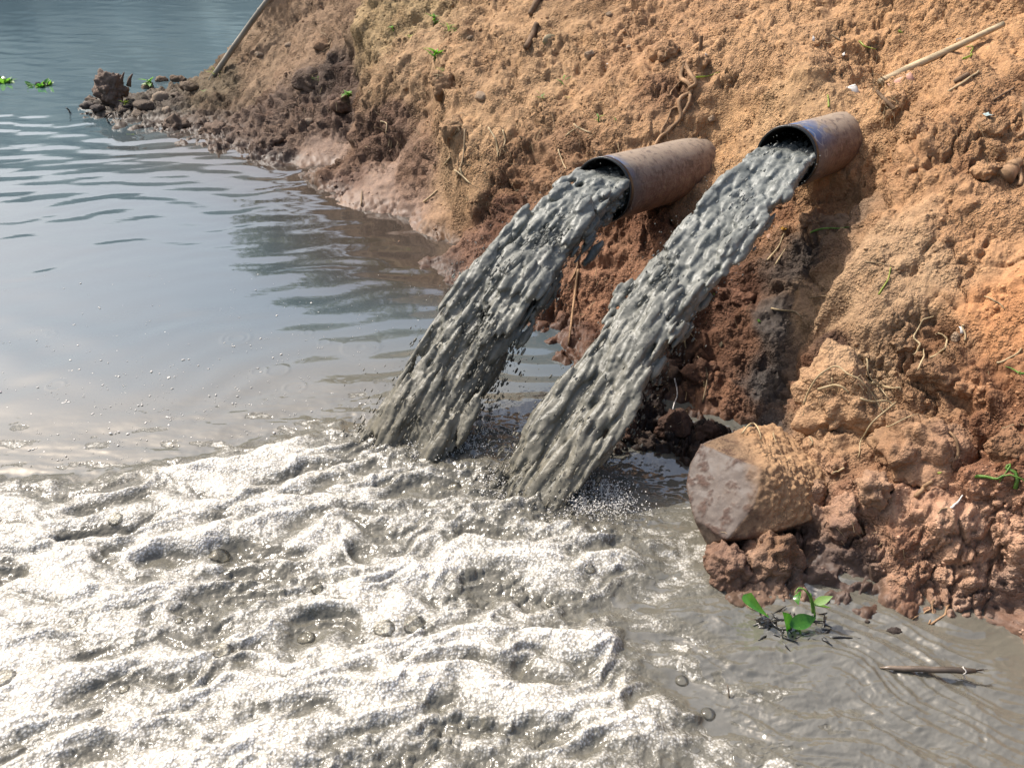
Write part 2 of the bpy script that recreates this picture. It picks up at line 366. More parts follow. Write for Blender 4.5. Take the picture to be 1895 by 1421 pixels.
c = mixc(nt, ramp(nt, n3, [(.55, 0), (.75, .5)]), c, mixc(nt, 1., c, (1.12, 1.02, .9), 'MULTIPLY'))
L(nt, c, P.inputs['Base Color'])
r = math_(nt, 'SUBTRACT', .95, math_(nt, 'MULTIPLY', aw.outputs['Fac'], .42)); r = math_(nt, 'ADD', r, math_(nt, 'MULTIPLY', math_(nt, 'SUBTRACT', n2, .5), .35), clamp=True)
L(nt, r, P.inputs['Roughness']); P.inputs['Specular IOR Level'].default_value = .22
hh = math_(nt, 'ADD', math_(nt, 'MULTIPLY', n1, .5), math_(nt, 'MULTIPLY', n2, 1.4)); hh = math_(nt, 'ADD', hh, math_(nt, 'MULTIPLY', grain, .35))
vb = N(nt, 'ShaderNodeTexVoronoi'); vb.inputs['Scale'].default_value = 62; vb.inputs['Randomness'].default_value = 1; L(nt, pos, vb.inputs['Vector'])
hh = math_(nt, 'SUBTRACT', hh, math_(nt, 'MULTIPLY', vor.outputs['Distance'], .8)); hh = math_(nt, 'SUBTRACT', hh, math_(nt, 'MULTIPLY', vb.outputs['Distance'], math_(nt, 'ADD', .5, math_(nt, 'MULTIPLY', ar.outputs['Fac'], 1.1))))
bs_ = bump(nt, hh, .0105, 1.); pm_ = ramp(nt, noise_n(nt, 5.5, 4, .6, pos, .5), [(.38, .3), (.62, 1.)]); L(nt, math_(nt, 'MULTIPLY', pm_, math_(nt, 'SUBTRACT', 1.05, math_(nt, 'MULTIPLY', aw.outputs['Fac'], .95), clamp=True)), bs_.node.inputs['Strength']); L(nt, bs_, P.inputs['Normal'])
M_SOIL = m
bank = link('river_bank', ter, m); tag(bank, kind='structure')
bpy.context.view_layer.update()

def hit(u, v, lift=0.):
    """the point of the bank seen at a pixel of the photograph, and the slope's normal there"""
    d = Vector(ray(u, v)).normalized(); ok, p, n, i = bank.ray_cast(Vector((0, 0, H)), d)
    if not ok or p.z < -.01: p = at_z(u, v); n = Vector((0, 0, 1))
    return p+n*lift, n
def down(x, y):
    ok, p, n, i = bank.ray_cast(Vector((x, y, 4)), Vector((0, 0, -1)))
    return p if ok else Vector((x, y, -.2))
def px_size(px, p): return px/FPX*(Vector(p)-Vector((0, 0, H))).dot(Vector((0, CP, -SP)))

# ================================================================== WATER
IMP1 = at_z(800, 822); IMP2 = at_z(1010, 930)
az = axis([(-180, -40, 30), (-40, 44, 900), (44, 180, 30)])
dep = np.concatenate([np.linspace(80, 58, 12, endpoint=False), np.linspace(58, 6.0, 800, endpoint=False), np.linspace(6, .45, 60)])
rr = H/np.tan(np.radians(dep))
A_, R_ = np.meshgrid(np.radians(az), rr, indexing='ij')
X = (R_*np.sin(A_)).ravel().astype(np.float32); Y = (R_*np.cos(A_)).ravel().astype(np.float32)
na, nr = len(az), len(rr); ZT = zbase(X, Y)
grid = np.arange(na*nr).reshape(na, nr); keep = ZT.reshape(na, nr) < .09
fk = keep[:-1, :-1] | keep[1:, :-1] | keep[:-1, 1:] | keep[1:, 1:]
F = np.stack([grid[:-1, :-1], grid[:-1, 1:], grid[1:, 1:], grid[1:, :-1]], -1)[fk]
used = np.unique(F); remap = np.full(na*nr, -1); remap[used] = np.arange(len(used)); F = remap[F]
X, Y, ZT = X[used], Y[used], ZT[used]; P2 = np.stack([X, Y, 0*X], 1)
foam_px = [(-700, 930), (-300, 905), (0, 880), (150, 885), (300, 850), (450, 812), (560, 790), (640, 772), (700, 800), (800, 835), (930, 850), (1010, 905), (1150, 945), (1190, 985), (1270, 1000), (1240, 1060), (1140, 1130), (1195, 1200), (1270, 1290), (1325, 1345), (1300, 1430), (1250, 1700)]
fp = [tuple(at_z(*p))[:2] for p in foam_px]
sd_, tp = seg_dist(X, Y, fp)       # positive inside the foam (right-hand side of the line)
inside = np.hypot(X, Y) < 0
def in_poly(X, Y, poly):
    c = np.zeros(X.shape, bool); n = len(poly)
    for i in range(n):
        x1, y1 = poly[i]; x2, y2 = poly[(i+1) % n]
        if y1 == y2: continue
        m = ((y1 > Y) != (y2 > Y)) & (X < (x2-x1)*(Y-y1)/(y2-y1)+x1); c ^= m
    return c
ins = in_poly(X, Y, fp+[(-.2, .1), (-3.5, .1)])
fd = np.where(ins, np.abs(sd_), -np.abs(sd_))
fd = fd+.05*fbm(P2*7, 3)+.03*fbm(P2*22+5, 2)
fd = fd+.075*fbm(np.stack([X*4+Y*2, (Y+X*.42)*15, 0*X], 1)+3, 3)*sstep(.2, .6, X)
foamz = sstep(-.02, .14, fd)                       # foam blanket
q = P2.copy(); q[:, 0] *= .55; q[:, 1] *= 1.0; q += .10*np.stack([fbm(P2*4+1, 2), fbm(P2*4+8, 2), 0*X], 1)
rot = np.stack([q[:, 0]*.86+q[:, 1]*.5, -q[:, 0]*.5+q[:, 1]*.86, 0*X], 1)*np.array((.75, 1.35, 1), np.float32)
big = fbm(rot*4.6+3, 2, gain=.45); mid = fbm(q*14+7, 3)
rid = 1-2.2*np.abs(perlin(rot*3.6+.25*np.stack([fbm(P2*5, 2), fbm(P2*5+9, 2), 0*X], 1)+31))      # long rolling folds
rid2 = 1-2.2*np.abs(perlin(rot*7.5+.3*np.stack([fbm(P2*8, 2), fbm(P2*8+9, 2), 0*X], 1)+71))
rid3 = 1-2.2*np.abs(perlin(rot*15+.35*np.stack([fbm(P2*14, 2), fbm(P2*14+9, 2), 0*X], 1)+11))
hf = .021*big+.012*mid+.017*rid+.018*rid2+.008*rid3
wf1, wf2, wc = worley(P2*13+q*2, seed=5)
lumpm = sstep(.0, -.5, big+.6*rid)                      # brown lumpy bubbles in the hollows
l1, l2, lc = worley(P2*30+q*3, seed=4); hf += .016*np.sqrt(np.clip(.36-l1*l1, 0, 1))*lumpm*((lc % 3) > 0)
fine = fbm(P2*60, 2); hf += .002*fine+.003*fbm(P2*33+1, 2)
bub = 190.
b1, b2, bc = worley(P2*bub*.6, seed=6); nearb = sstep(3.0, 1.5, np.hypot(X, Y)); hf += .0020*np.sqrt(np.clip(.5-b1*b1, 0, 1))*nearb
# calm lake: long low ripples coming off the impact, a few drop rings
cxw, cyw = .15, 2.2
Rw = np.hypot((X-cxw)*.8, (Y-cyw)*1.15); wph = fbm(P2*1.6+60, 2)*.16; wamp = .35+.65*sstep(-.2, .5, fbm(P2*1.1+80, 2))
far = sstep(3.2, 6.5, np.hypot(X, Y))
ht = (.0009+.0030*np.exp(-(Rw/1.55)**4))*np.sin((Rw+wph)*2*math.pi/.17)*wamp+.0025*np.sin((Y+.13*X+wph*1.6)*2*math.pi/.31)*wamp+.0022*fbm(P2*np.array((.7, 2.2, 1), np.float32)+11, 3)*1.2
ht += far*.0016*fbm(P2*np.array((3, 11, 1), np.float32), 2)
calm = 1-sstep(-.5, -.02, fd)
ht += .0095*fbm(P2*np.array((4, 12, 1), np.float32)+30, 4, gain=.55)*(1-calm)
rings = [(437, 626, 26, 2), (513, 686, 21, 1), (480, 687, 15, 1), (668, 643, 34, 4), (103, 713, 16, 1), (600, 634, 11, 1), (95, 618, 9, 1), (570, 616, 9, 1), (1602, 1286, 16, 2), (545, 716, 20, 1), (870, 620, 15, 2)]
for u, v, rp, k in rings:
    q_ = at_z(u, v); ra = px_size(rp, q_); d = np.hypot(X-q_.x, Y-q_.y)
    for j in range(k):
        rj = ra*(1-j/(k+.3)); ht += .0011*np.exp(-((d-rj)/(.10*ra+.0016))**2)
# slurry running out to the right: flow streaks
fl = np.stack([(X*.80-Y*.6), (X*.6+Y*.8), 0*X], 1)
side = sstep(-.1, .25, X-.35+.5*(1.9-Y))*sstep(.02, -.1, fd)
flow = fbm(np.stack([(X-.2)*1.9+Y*.7+.5*fbm(P2*3, 2), (Y+X*.42)*12+2.2*fbm(P2*2.2+5, 2), 0*X], 1)+20, 3, ridge=True)
chop = fbm(P2*np.array((11, 26, 1), np.float32)+fbm(P2*6, 2)[:, None], 4, gain=.6, ridge=True)
runout = sstep(1.75, 1.35, Y)*0+1
ht += side*(.013*flow*sstep(2.4, 1.5, X+.5*Y-.2)+.0055*chop*sstep(2.1, .7, X+.4*(Y-1.5)))
z = ht*(1-foamz)+foamz*(hf+.006)
# churned mounds and hollows where the two jets plunge
for q_, r_ in ((IMP1, .16), (IMP2, .17)):
    d = np.hypot(X-q_.x, (Y-q_.y)*1.2); z += np.exp(-(d/(r_*1.7))**2)*(.032*fbm(P2*19+3, 4, gain=.65)+.022)
z = z.astype(np.float32)
# how much foam covers the murky water; clearings are thin foam
cov = sstep(-.75, .7, .5*big+.34*rid+.52*rid2+.26*rid3+.3*mid-.46+.35*fbm(P2*2.1+7, 2)+.4*fbm(q*24, 3))*foamz
for q_ in (IMP1, IMP2): cov = cov-.38*np.exp(-(np.hypot(X-q_.x, (Y-q_.y)*1.3)/.32)**2)*foamz
cov = np.clip(cov, 0.13*foamz, 1)
streak = sstep(.22, .5, fbm(P2*np.array((6, 14, 1), np.float32)+44, 4, gain=.6))*sstep(-.45, -.05, fd)*(1-foamz)*.8
streak = np.maximum(streak, .5*sstep(.38, .7, flow+.5*fbm(P2*24, 2))*sstep(-.22, -.0, fd)*(1-foamz)*sstep(.1, .4, X))
W3 = np.stack([X, Y, z], 1)
mud = np.array(s2l((146, 141, 127))); lake = np.array(s2l((124, 146, 156))); far_hazed = np.array(s2l((104, 126, 134))); shal_refl = np.array(s2l((112, 82, 52)))
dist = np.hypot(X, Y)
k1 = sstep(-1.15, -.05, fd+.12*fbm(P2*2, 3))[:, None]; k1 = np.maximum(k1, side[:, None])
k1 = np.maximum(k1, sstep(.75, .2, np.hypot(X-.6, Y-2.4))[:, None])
wc_ = lake*(1-sstep(4.2, 7.5, dist))[:, None]+far_hazed*sstep(4.2, 7.5, dist)[:, None]
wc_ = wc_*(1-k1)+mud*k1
ks = (sstep(-.40, .0, ZT)*sstep(3.2, 4.0, Y)*sstep(-3.2, -2.2, X))[:, None]*.75; wc_ = wc_*(1-ks)+shal_refl*ks  # brown of the shallow bed, widened to stand for the bank's reflection
wc_ = wc_*(.26+.14*k1+.2*sstep(5, 8.5, dist)[:, None])  # far water lightened: distance haze put into its colour
wmesh = npmesh('lake', W3, F[(foamz[F].max(1) < .35)]); 
def clean(me, arrs):
    pass
fsel = foamz[F].max(1) >= .35
def submesh(name, Fs, arrs):
    us = np.unique(Fs); rm = np.full(len(W3), -1); rm[us] = np.arange(len(us))
    me = npmesh(name, W3[us], rm[Fs])
    for k, a in arrs.items(): vattr(me, k, a[us])
    return me
bpy.data.meshes.remove(wmesh)
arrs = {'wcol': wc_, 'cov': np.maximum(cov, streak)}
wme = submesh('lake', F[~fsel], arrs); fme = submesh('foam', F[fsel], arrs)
print('terrain', len(ter.polygons), 'water', len(wme.polygons), 'foam', len(fme.polygons))

m, nt, P = mat_new('water_and_foam')
geo = N(nt, 'ShaderNodeNewGeometry'); pos = geo.outputs['Position']
aw = N(nt, 'ShaderNodeAttribute', attribute_name='wcol'); ac = N(nt, 'ShaderNodeAttribute', attribute_name='cov')
wob = N(nt, 'ShaderNodeVectorMath', operation='SCALE'); nz = N(nt, 'ShaderNodeTexNoise'); nz.inputs['Scale'].default_value = 30; L(nt, pos, nz.inputs['Vector'])
L(nt, nz.outputs['Color'], wob.inputs[0]); wob.inputs['Scale'].default_value = .012
ad = N(nt, 'ShaderNodeVectorMath', operation='ADD'); L(nt, pos, ad.inputs[0]); L(nt, wob.outputs[0], ad.inputs[1])
v1 = N(nt, 'ShaderNodeTexVoronoi'); v1.inputs['Scale'].default_value = 150; L(nt, ad.outputs[0], v1.inputs['Vector'])
v2 = N(nt, 'ShaderNodeTexVoronoi'); v2.inputs['Scale'].default_value = 85; L(nt, ad.outputs[0], v2.inputs['Vector'])
nf = noise_n(nt, 55, 5, .65, pos, .5); ng = noise_n(nt, 14, 4, .6, pos, .6)
cv = math_(nt, 'ADD', ac.outputs['Fac'], math_(nt, 'MULTIPLY', math_(nt, 'SUBTRACT', nf, .5), 1.1)); cv = math_(nt, 'ADD', cv, math_(nt, 'MULTIPLY', math_(nt, 'SUBTRACT', ng, .5), .7))
cv = math_(nt, 'SUBTRACT', cv, math_(nt, 'MULTIPLY', v1.outputs['Distance'], .22))
gate = ramp(nt, ac.outputs['Fac'], [(.03, 0), (.12, 1)])
cm = math_(nt, 'MULTIPLY', ramp(nt, cv, [(.2, 0), (.85, 1)]), gate)
white = mixc(nt, ramp(nt, v1.outputs['Distance'], [(.3, 0), (.62, 1)]), (.68, .66, .615), (.38, .35, .295))
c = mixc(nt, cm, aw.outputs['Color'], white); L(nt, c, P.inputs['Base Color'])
rg = math_(nt, 'ADD', math_(nt, 'ADD', .035, math_(nt, 'MULTIPLY', gate, .15)), math_(nt, 'MULTIPLY', cm, .45)); L(nt, rg, P.inputs['Roughness']); L(nt, math_(nt, 'SUBTRACT', .5, math_(nt, 'MULTIPLY', gate, .34)), P.inputs['Specular IOR Level']); P.inputs['IOR'].default_value = 1.85
bb = math_(nt, 'MULTIPLY', math_(nt, 'SUBTRACT', 1., v1.outputs['Distance']), math_(nt, 'ADD', .12, math_(nt, 'MULTIPLY', cm, .88)))
bb = math_(nt, 'ADD', bb, math_(nt, 'MULTIPLY', math_(nt, 'SUBTRACT', 1., v2.outputs['Distance']), math_(nt, 'MULTIPLY', gate, .8)))
bb = math_(nt, 'MULTIPLY', bb, gate)
nb = bump(nt, bb, .0028, .7)
mr = N(nt, 'ShaderNodeMapping'); mr.inputs['Scale'].default_value = (12, 40, 1); L(nt, pos, mr.inputs['Vector'])
nw = noise_n(nt, 1., 3, .5, mr.outputs[0])
nb2 = bump(nt, nw, .0007, .4, nb); L(nt, nb2, P.inputs['Normal'])
M_WATER = m
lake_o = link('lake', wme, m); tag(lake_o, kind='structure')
foam_o = link('foam', fme, m); tag(foam_o, 'white bubbly foam blanket spread over the churning grey water', 'foam', kind='stuff')

# ================================================================== far shore: hills that the lake mirrors
def hills():
    az = np.radians(np.linspace(-110, 60, 240)); rads = np.linspace(110, 260, 40); A, R = np.meshgrid(az, rads, indexing='ij')
    X = R*np.sin(A); Y = R*np.cos(A); n1 = fbm(np.stack([X, Y, 0*X], -1).reshape(-1, 3)/60., 4).reshape(X.shape); n2 = fbm(np.stack([X, Y, 0*X], -1).reshape(-1, 3)/7., 4).reshape(X.shape)
    t = (R-110)/150
    Z = (4+46*np.sin(np.clip(t*1.6, 0, 1)*math.pi/2)*(1+.35*n1)+4.5*n2)*np.minimum(1, t*12)-1
    Z *= 1-.25*sstep(-.2, .3, A)
    g = np.arange(X.size).reshape(X.shape); F = np.stack([g[:-1, :-1], g[:-1, 1:], g[1:, 1:], g[1:, :-1]], -1).reshape(-1, 4)
    me = npmesh('far_hills', np.stack([X, Y, Z], -1).reshape(-1, 3), F)
    o = link('far_hills', me, simple_mat('hazed_woodland', (.20, .27, .28), .95, .3, .35, 0, .1)); tag(o, kind='structure')  # woodland paled and blued, aerial haze mixed into its colour
hills()

# ================================================================== PIPES
def pipe_mat(name, blue, seed):
    m, nt, P = mat_new(name)
    tc = N(nt, 'ShaderNodeTexCoord'); v = tc.outputs['Object']
    mp = N(nt, 'ShaderNodeMapping'); mp.inputs['Location'].default_value = (seed, seed*.3, 0); L(nt, v, mp.inputs[0]); v = mp.outputs[0]
    geo = N(nt, 'ShaderNodeNewGeometry'); sx = N(nt, 'ShaderNodeSeparateXYZ'); L(nt, geo.outputs['Normal'], sx.inputs[0])
    so = N(nt, 'ShaderNodeSeparateXYZ'); L(nt, tc.outputs['Object'], so.inputs[0])
    n1 = noise_n(nt, 26, 6, .65, v, .6); n2 = noise_n(nt, 9, 4, .6, v, 1.); n3 = noise_n(nt, 240, 4, .6, v)
    ms = N(nt, 'ShaderNodeMapping'); ms.inputs['Scale'].default_value = (4, 60, 60); L(nt, v, ms.inputs[0]); n4 = noise_n(nt, 1.4, 4, .6, ms.outputs[0])
    c = mixc(nt, ramp(nt, n1, [(.35, 0), (.65, 1)]), (.085, .050, .044), (.18, .112, .092))
    c = mixc(nt, ramp(nt, n4, [(.45, 0), (.7, .55)]), c, (.19, .15, .125))
    # dried slurry and dust settled on the crown of the pipe
    dust = math_(nt, 'ADD', sx.outputs[2], math_(nt, 'MULTIPLY', math_(nt, 'SUBTRACT', n1, .5), 1.6)); dust = ramp(nt, dust, [(.35, 0), (.95, 1)])
    c = mixc(nt, math_(nt, 'MULTIPLY', dust, .8), c, (.30, .235, .17))
    sp = ramp(nt, n3, [(.60, 0), (.66, .8)]); c = mixc(nt, sp, c, (.33, .28, .23))
    n5 = noise_n(nt, 48, 5, .7, v, .8); c = mixc(nt, math_(nt, 'MULTIPLY', ramp(nt, n5, [(.53, 0), (.57, 1)]), .55), c, (.24, .185, .14))
    n6 = noise_n(nt, 15, 5, .7, v, 1.5); c = mixc(nt, math_(nt, 'MULTIPLY', ramp(nt, n6, [(.55, 0), (.6, 1)]), .6), c, (.05, .032, .03))
    # grey crust and blue paint near the mouth (object x = distance from the mouth)
    mouth = ramp(nt, math_(nt, 'ADD', so.outputs[0], math_(nt, 'MULTIPLY', math_(nt, 'SUBTRACT', n2, .5), .12)), [(.02, 1), (.12 if not blue else .2, 0)])
    c = mixc(nt, math_(nt, 'MULTIPLY', mouth, .6), c, (.085, .095, .10))
    bl = math_(nt, 'MULTIPLY', ramp(nt, n2, [(.40, 0), (.47, 1)]), math_(nt, 'MULTIPLY', ramp(nt, so.outputs[0], [(.0, .95), (.07 if not blue else .26, 0)]), ramp(nt, sx.outputs[2], [(.3, 0), (.7, 1)])))
    c = mixc(nt, bl, c, (.020, .085, .23))
    scr = N(nt, 'ShaderNodeTexWave'); scr.inputs['Scale'].default_value = 3; scr.inputs['Distortion'].default_value = 22; scr.inputs['Detail'].default_value = 3; scr.inputs['Detail Scale'].default_value = 1.6; L(nt, v, scr.inputs['Vector'])
    sc = math_(nt, 'MULTIPLY', ramp(nt, scr.outputs['Fac'], [(.965, 0), (.985, .55)]), mouth); c = mixc(nt, sc, c, (.42, .38, .33))
    L(nt, c, P.inputs['Base Color'])
    L(nt, math_(nt, 'ADD', .42, math_(nt, 'MULTIPLY', n1, .35)), P.inputs['Roughness']); P.inputs['Specular IOR Level'].default_value = .4
    L(nt, bump(nt, math_(nt, 'ADD', n1, math_(nt, 'MULTIPLY', n3, .4)), .0025, .7), P.inputs['Normal'])
    return m
M_TAR = simple_mat('tarry_rim', (.018, .020, .021), .32, .3, 60, .002, .5)
M_BORE = simple_mat('pipe_bore', (.022, .018, .016), .6, .3, 40, .001, .3)
PIPES = []
def make_pipe(mu, mv, my, fu, fv, fy, Ro, label, blue, seed):
    m0 = at_y(mu, mv, my); f0 = at_y(fu, fv, fy); ax = (f0-m0).normalized()
    rt = empty('steel_pipe', m0, label, 'pipe', 'discharge pipes sticking out of the bank')
    q = ax.to_track_quat('X', 'Z'); rt.rotation_mode = 'QUATERNION'; rt.rotation_quaternion = q
    Ln = (f0-m0).length+.45; n = 96; th = .007; rngs = []
    nx = 60; a = np.linspace(0, 2*np.pi, n, endpoint=False)
    def ring(x, r, wob=0):
        rrr = r+wob*np.array([mnoise.noise(Vector((math.cos(t)*2+seed, math.sin(t)*2, x*4))) for t in a])
        return np.stack([np.full(n, x), np.cos(a)*rrr, np.sin(a)*rrr], 1)
    xs = np.linspace(.022, Ln, nx)
    Vv = np.concatenate([ring(x, Ro, .0022) for x in xs]); i = np.arange(n); Ff = []
    for k in range(nx-1): Ff.append(np.stack([k*n+i, (k+1)*n+i, (k+1)*n+(i+1) % n, k*n+(i+1) % n], 1))
    me = npmesh('barrel', Vv, np.concatenate(Ff)); link('barrel', me, pipe_mat('rusty_steel', blue, seed), rt)
    prof = [(.0225, Ro-.0006), (.022, Ro+.0012), (.001, Ro+.0010), (-.001, Ro-.0008), (-.0012, Ro-th+.001), (.002, Ro-th), (.03, Ro-th)]
    Vv = np.concatenate([ring(x, r, .0016) for x, r in prof]); Ff = [np.stack([k*n+i, k*n+(i+1) % n, (k+1)*n+(i+1) % n, (k+1)*n+i], 1) for k in range(len(prof)-1)]
    me = npmesh('rim', Vv, np.concatenate(Ff)); link('rim', me, M_TAR, rt)
    xs = np.linspace(.029, Ln, 20); Vv = np.concatenate([ring(x, Ro-th-.0004, .0016) for x in xs])
    Ff = [np.stack([k*n+i, k*n+(i+1) % n, (k+1)*n+(i+1) % n, (k+1)*n+i], 1) for k in range(19)]
    me = npmesh('bore', Vv, np.concatenate(Ff)); link('bore', me, M_BORE, rt)
    PIPES.append((m0, ax, Ro)); return rt
p1 = make_pipe(1114, 353, 3.35, 1298, 303, 4.05, .127, 'longer rusty brown pipe on the left, churning slurry splashing from its black-rimmed mouth', False, 1.3)
p2 = make_pipe(1454, 292, 3.2, 1588, 250, 3.80, .114, 'shorter pipe high on the right with blue paint patches round its smooth-running mouth', True, 5.1)
mb = MB(); mb.add([(0, -.03, .0), (.07, -.02, .012), (.075, .03, .010), (.03, .012, .004), (0, .035, 0), (0, -.03, -.003), (.07, -.02, .008), (.075, .03, .006), (.03, .012, 0), (0, .035, -.003)],
                  [(0, 1, 2, 3, 4), (9, 8, 7, 6, 5), (0, 5, 6, 1), (1, 6, 7, 2), (2, 7, 8, 3), (3, 8, 9, 4), (4, 9, 5, 0)])
tab = mb.build('torn_tab', simple_mat('torn_steel', (.20, .17, .14), .6, .3, 40), p2, False)
tab.location = (.56, -.075, .088); tab.rotation_euler = (math.radians(38), math.radians(-10), 0)

# ================================================================== SLURRY JETS
def ico(sub):
    import bmesh
    bm = bmesh.new(); bmesh.ops.create_icosphere(bm, subdivisions=sub, radius=1.); bm.verts.ensure_lookup_table()
    V = np.array([v.co[:] for v in bm.verts], np.float32); F = np.array([[v.index for v in f.verts] for f in bm.faces], np.int32); bm.free(); return V, F
ICO1, ICO2 = ico(1), ico(2)
def blobs(items, ic=None):
    """items: (centre, direction, length, radius) -> one mesh of stretched balls"""
    IV, IF = ic or ICO1; VV = []; FF = []; nv = len(IV)
    for k, (c, d, ln, r) in enumerate(items):
        d = np.array(d, float); d /= np.linalg.norm(d)+1e-9; a = np.cross(d, (0.1, .3, 1)); a /= np.linalg.norm(a); b = np.cross(d, a)
        VV.append(IV[:, :1]*d*ln+IV[:, 1:2]*a*r+IV[:, 2:]*b*r+np.array(c)); FF.append(IF+k*nv)
    return np.concatenate(VV), np.concatenate(FF)
def remeshed(name, items, voxel, smooth_it, mat):
    V_, F_ = blobs(items); me = npmesh(name+'_src', V_, F_)
    o = bpy.data.objects.new(name+'_src', me); C.objects.link(o)
    r = o.modifiers.new('r', 'REMESH'); r.mode = 'VOXEL'; r.voxel_size = voxel
    if smooth_it: s_ = o.modifiers.new('s', 'SMOOTH'); s_.factor = .5; s_.iterations = smooth_it
    dg = bpy.context.evaluated_depsgraph_get(); me2 = bpy.data.meshes.new_from_object(o.evaluated_get(dg)); me2.name = name
    bpy.data.objects.remove(o); bpy.data.meshes.remove(me)
    return me2
m, nt, P = mat_new('grey_slurry')
geo = N(nt, 'ShaderNodeNewGeometry'); pos = geo.outputs['Position']
n1 = noise_n(nt, 22, 4, .6, pos, .4); n2 = noise_n(nt, 120, 3, .6, pos)
mz = N(nt, 'ShaderNodeSeparateXYZ'); L(nt, pos, mz.inputs[0])
low = ramp(nt, mz.outputs[2], [(.1, 1), (.75, 0)])
c = mixc(nt, ramp(nt, n1, [(.35, 0), (.65, 1)]), (.105, .112, .104), (.20, .207, .19))
c = mixc(nt, low, c, mixc(nt, 1., c, (.80, .70, .58), 'MULTIPLY'))
L(nt, c, P.inputs['Base Color']); P.inputs['Roughness'].default_value = .42; P.inputs['IOR'].default_value = 1.34
L(nt, bump(nt, math_(nt, 'ADD', n2, n1), .0025, .4), P.inputs['Normal'])
M_SLUR = m
G = 9.81
def jet(k, mouth, ax, Ro, target, fill, nst, spread, seed, label, slow, rough, dive):
    rs = np.random.RandomState(seed); d0 = -np.array(ax); d0 /= np.linalg.norm(d0)
    lat = np.cross(d0, (0, 0, 1)); lat /= np.linalg.norm(lat); up = np.cross(lat, d0)
    m0 = np.array(mouth); R_ = Ro-.012
    axn = -d0; d0 = d0+np.array((0, 0, dive)); vz0 = d0[2]; hd = np.array((target.x-m0[0], target.y-m0[1])); dist = np.linalg.norm(hd)
    # launch speed that lands the middle of the stream on the target
    h0 = m0[2]; s_ = 1.2
    for _ in range(30):
        tz = (s_*vz0+math.sqrt(max(0, (s_*vz0)**2+2*G*h0)))/G; s_ *= dist/(s_*np.linalg.norm(d0[:2])*tz)
    hdir = hd/dist; base = np.array((hdir[0], hdir[1], 0))*np.linalg.norm(d0[:2])+np.array((0, 0, vz0))
    items = []; drops = []
    def noisev(q): return np.array((mnoise.noise(Vector(q)), mnoise.noise(Vector((q[0]+31, q[1], q[2]))), mnoise.noise(Vector((q[0], q[1]+57, q[2])))))
    tend = math.sqrt(2*h0/G)*1.15
    for i in range(nst):
        core = i < nst*.13
        while True:
            a, b = rs.uniform(-1, 1, 2)
            if a*a+b*b < .96 and b < fill: break
        if core: a *= .72; b = b*.7
        elif rs.rand() < .5: b = fill-.12*rs.rand(); a = rs.uniform(-1, 1)*math.sqrt(max(0, .97-b*b))
        top = (b+1)/(1+fill)                                # 0 bottom, 1 surface
        tt = rs.rand()**.85*tend*1.08-.05
        t = max(tt, 0)
        sp = s_*(1-slow*(1-top)**1.3+slow*.25); vl = a*spread
        vel = base*sp+lat*vl
        p = m0+lat*a*R_*(.86 if tt < 0 else 1)+up*b*R_*(.9 if tt < 0 else 1)+(vel*tt if tt > 0 else -axn*tt*s_)+np.array((0, 0, -.5*G*t*t)); v = vel+np.array((0, 0, -G*t)); vm = np.linalg.norm(v); vn = v/vm
        fr = min(1, t/tend)
        # the lumps ride with the flow: noise in a frame that is squeezed along the fall
        qf = np.array((a*1.9, b*1.9, t*s_*6.5))*1.4+seed*7.7
        tw = noisev(qf*.8)*.050+noisev(qf*2.)*.022
        tw *= rough*(min(1, .25+t*9) if tt > 0 else .12)*(.55 if core else 1)*1.2
        p = p+lat*tw[0]+up*(tw[1]+.008)+vn*tw[2]*2
        if p[2] < -.02 : continue
        nlow = mnoise.noise(Vector(qf*.55+11)); nz_ = mnoise.noise(Vector(qf*1.7+5))
        r = (.0058+.0125*rs.rand()**2)*(1+.5*nz_)
        if core: r = .019+.008*rs.rand()
        crease = mnoise.noise(Vector(qf*2.2+33)); edge = abs(a)**3
        thin = (1-top)**.7*fr*1.75+edge*fr*.55+(.25 if (crease < -.25 and not core and tt > 0) else 0)
        if nlow*1.0+nz_*.5+.55 > thin and not (core and fr > .75):
            st = (1.4+1.7*rs.rand())*(1+2.2*fr)
            if (not core) and fr > .4 and rs.rand() < .5: r *= .5; st *= 1.9
            items.append((p, v, r*st, r))
        else:
            for _ in range(4): rr_ = .0011+.0040*rs.rand()**3; drops.append((p+rs.normal(size=3)*(.016+.02*fr), v, rr_*(1.3+2*rs.rand()), rr_))
        if i % 2 == 0:                              # spray torn off the surface of the stream
            q_ = p+(lat*rs.normal()*1.3+up*(rs.normal()*1.1+.35)+vn*rs.normal())*(.022+.05*fr); rr_ = .0009+.0017*rs.rand()**2
            if q_[2] > .01: drops.append((q_, v, rr_*(1+3*rs.rand()*fr), rr_))
    me = remeshed('slurry_stream', items, .0042, 2, None)
    rt = empty('slurry_jet', mouth, label, 'water jet', 'slurry jets pouring from the pipes')
    n = len(me.vertices); co = np.empty(n*3, np.float32); me.vertices.foreach_get('co', co); co = co.reshape(-1, 3); nr_ = np.empty(n*3, np.float32); me.vertices.foreach_get('normal', nr_); nr_ = nr_.reshape(-1, 3)
    co = co+nr_*(.0022*fbm(co*55, 3))[:, None]-np.array(mouth, np.float32); me.vertices.foreach_set('co', co.ravel()); me.update()
    link('stream', me, M_SLUR, rt)
    V_, F_ = blobs([(np.array(c_)-np.array(mouth), d_, l_, r_) for c_, d_, l_, r_ in drops], ICO1)
    o = link('spray_drops', npmesh('spray_drops', V_, F_), M_SLUR, rt); tag(o, kind='stuff')
    print('jet', len(items), len(me.polygons), len(drops))
jet(1, PIPES[0][0], PIPES[0][1], PIPES[0][2], at_z(772, 815), .45, 8200, .15, 4, 'left stream of splashing grey slurry falling from the longer pipe into the foam', .34, 1.25, -.26)
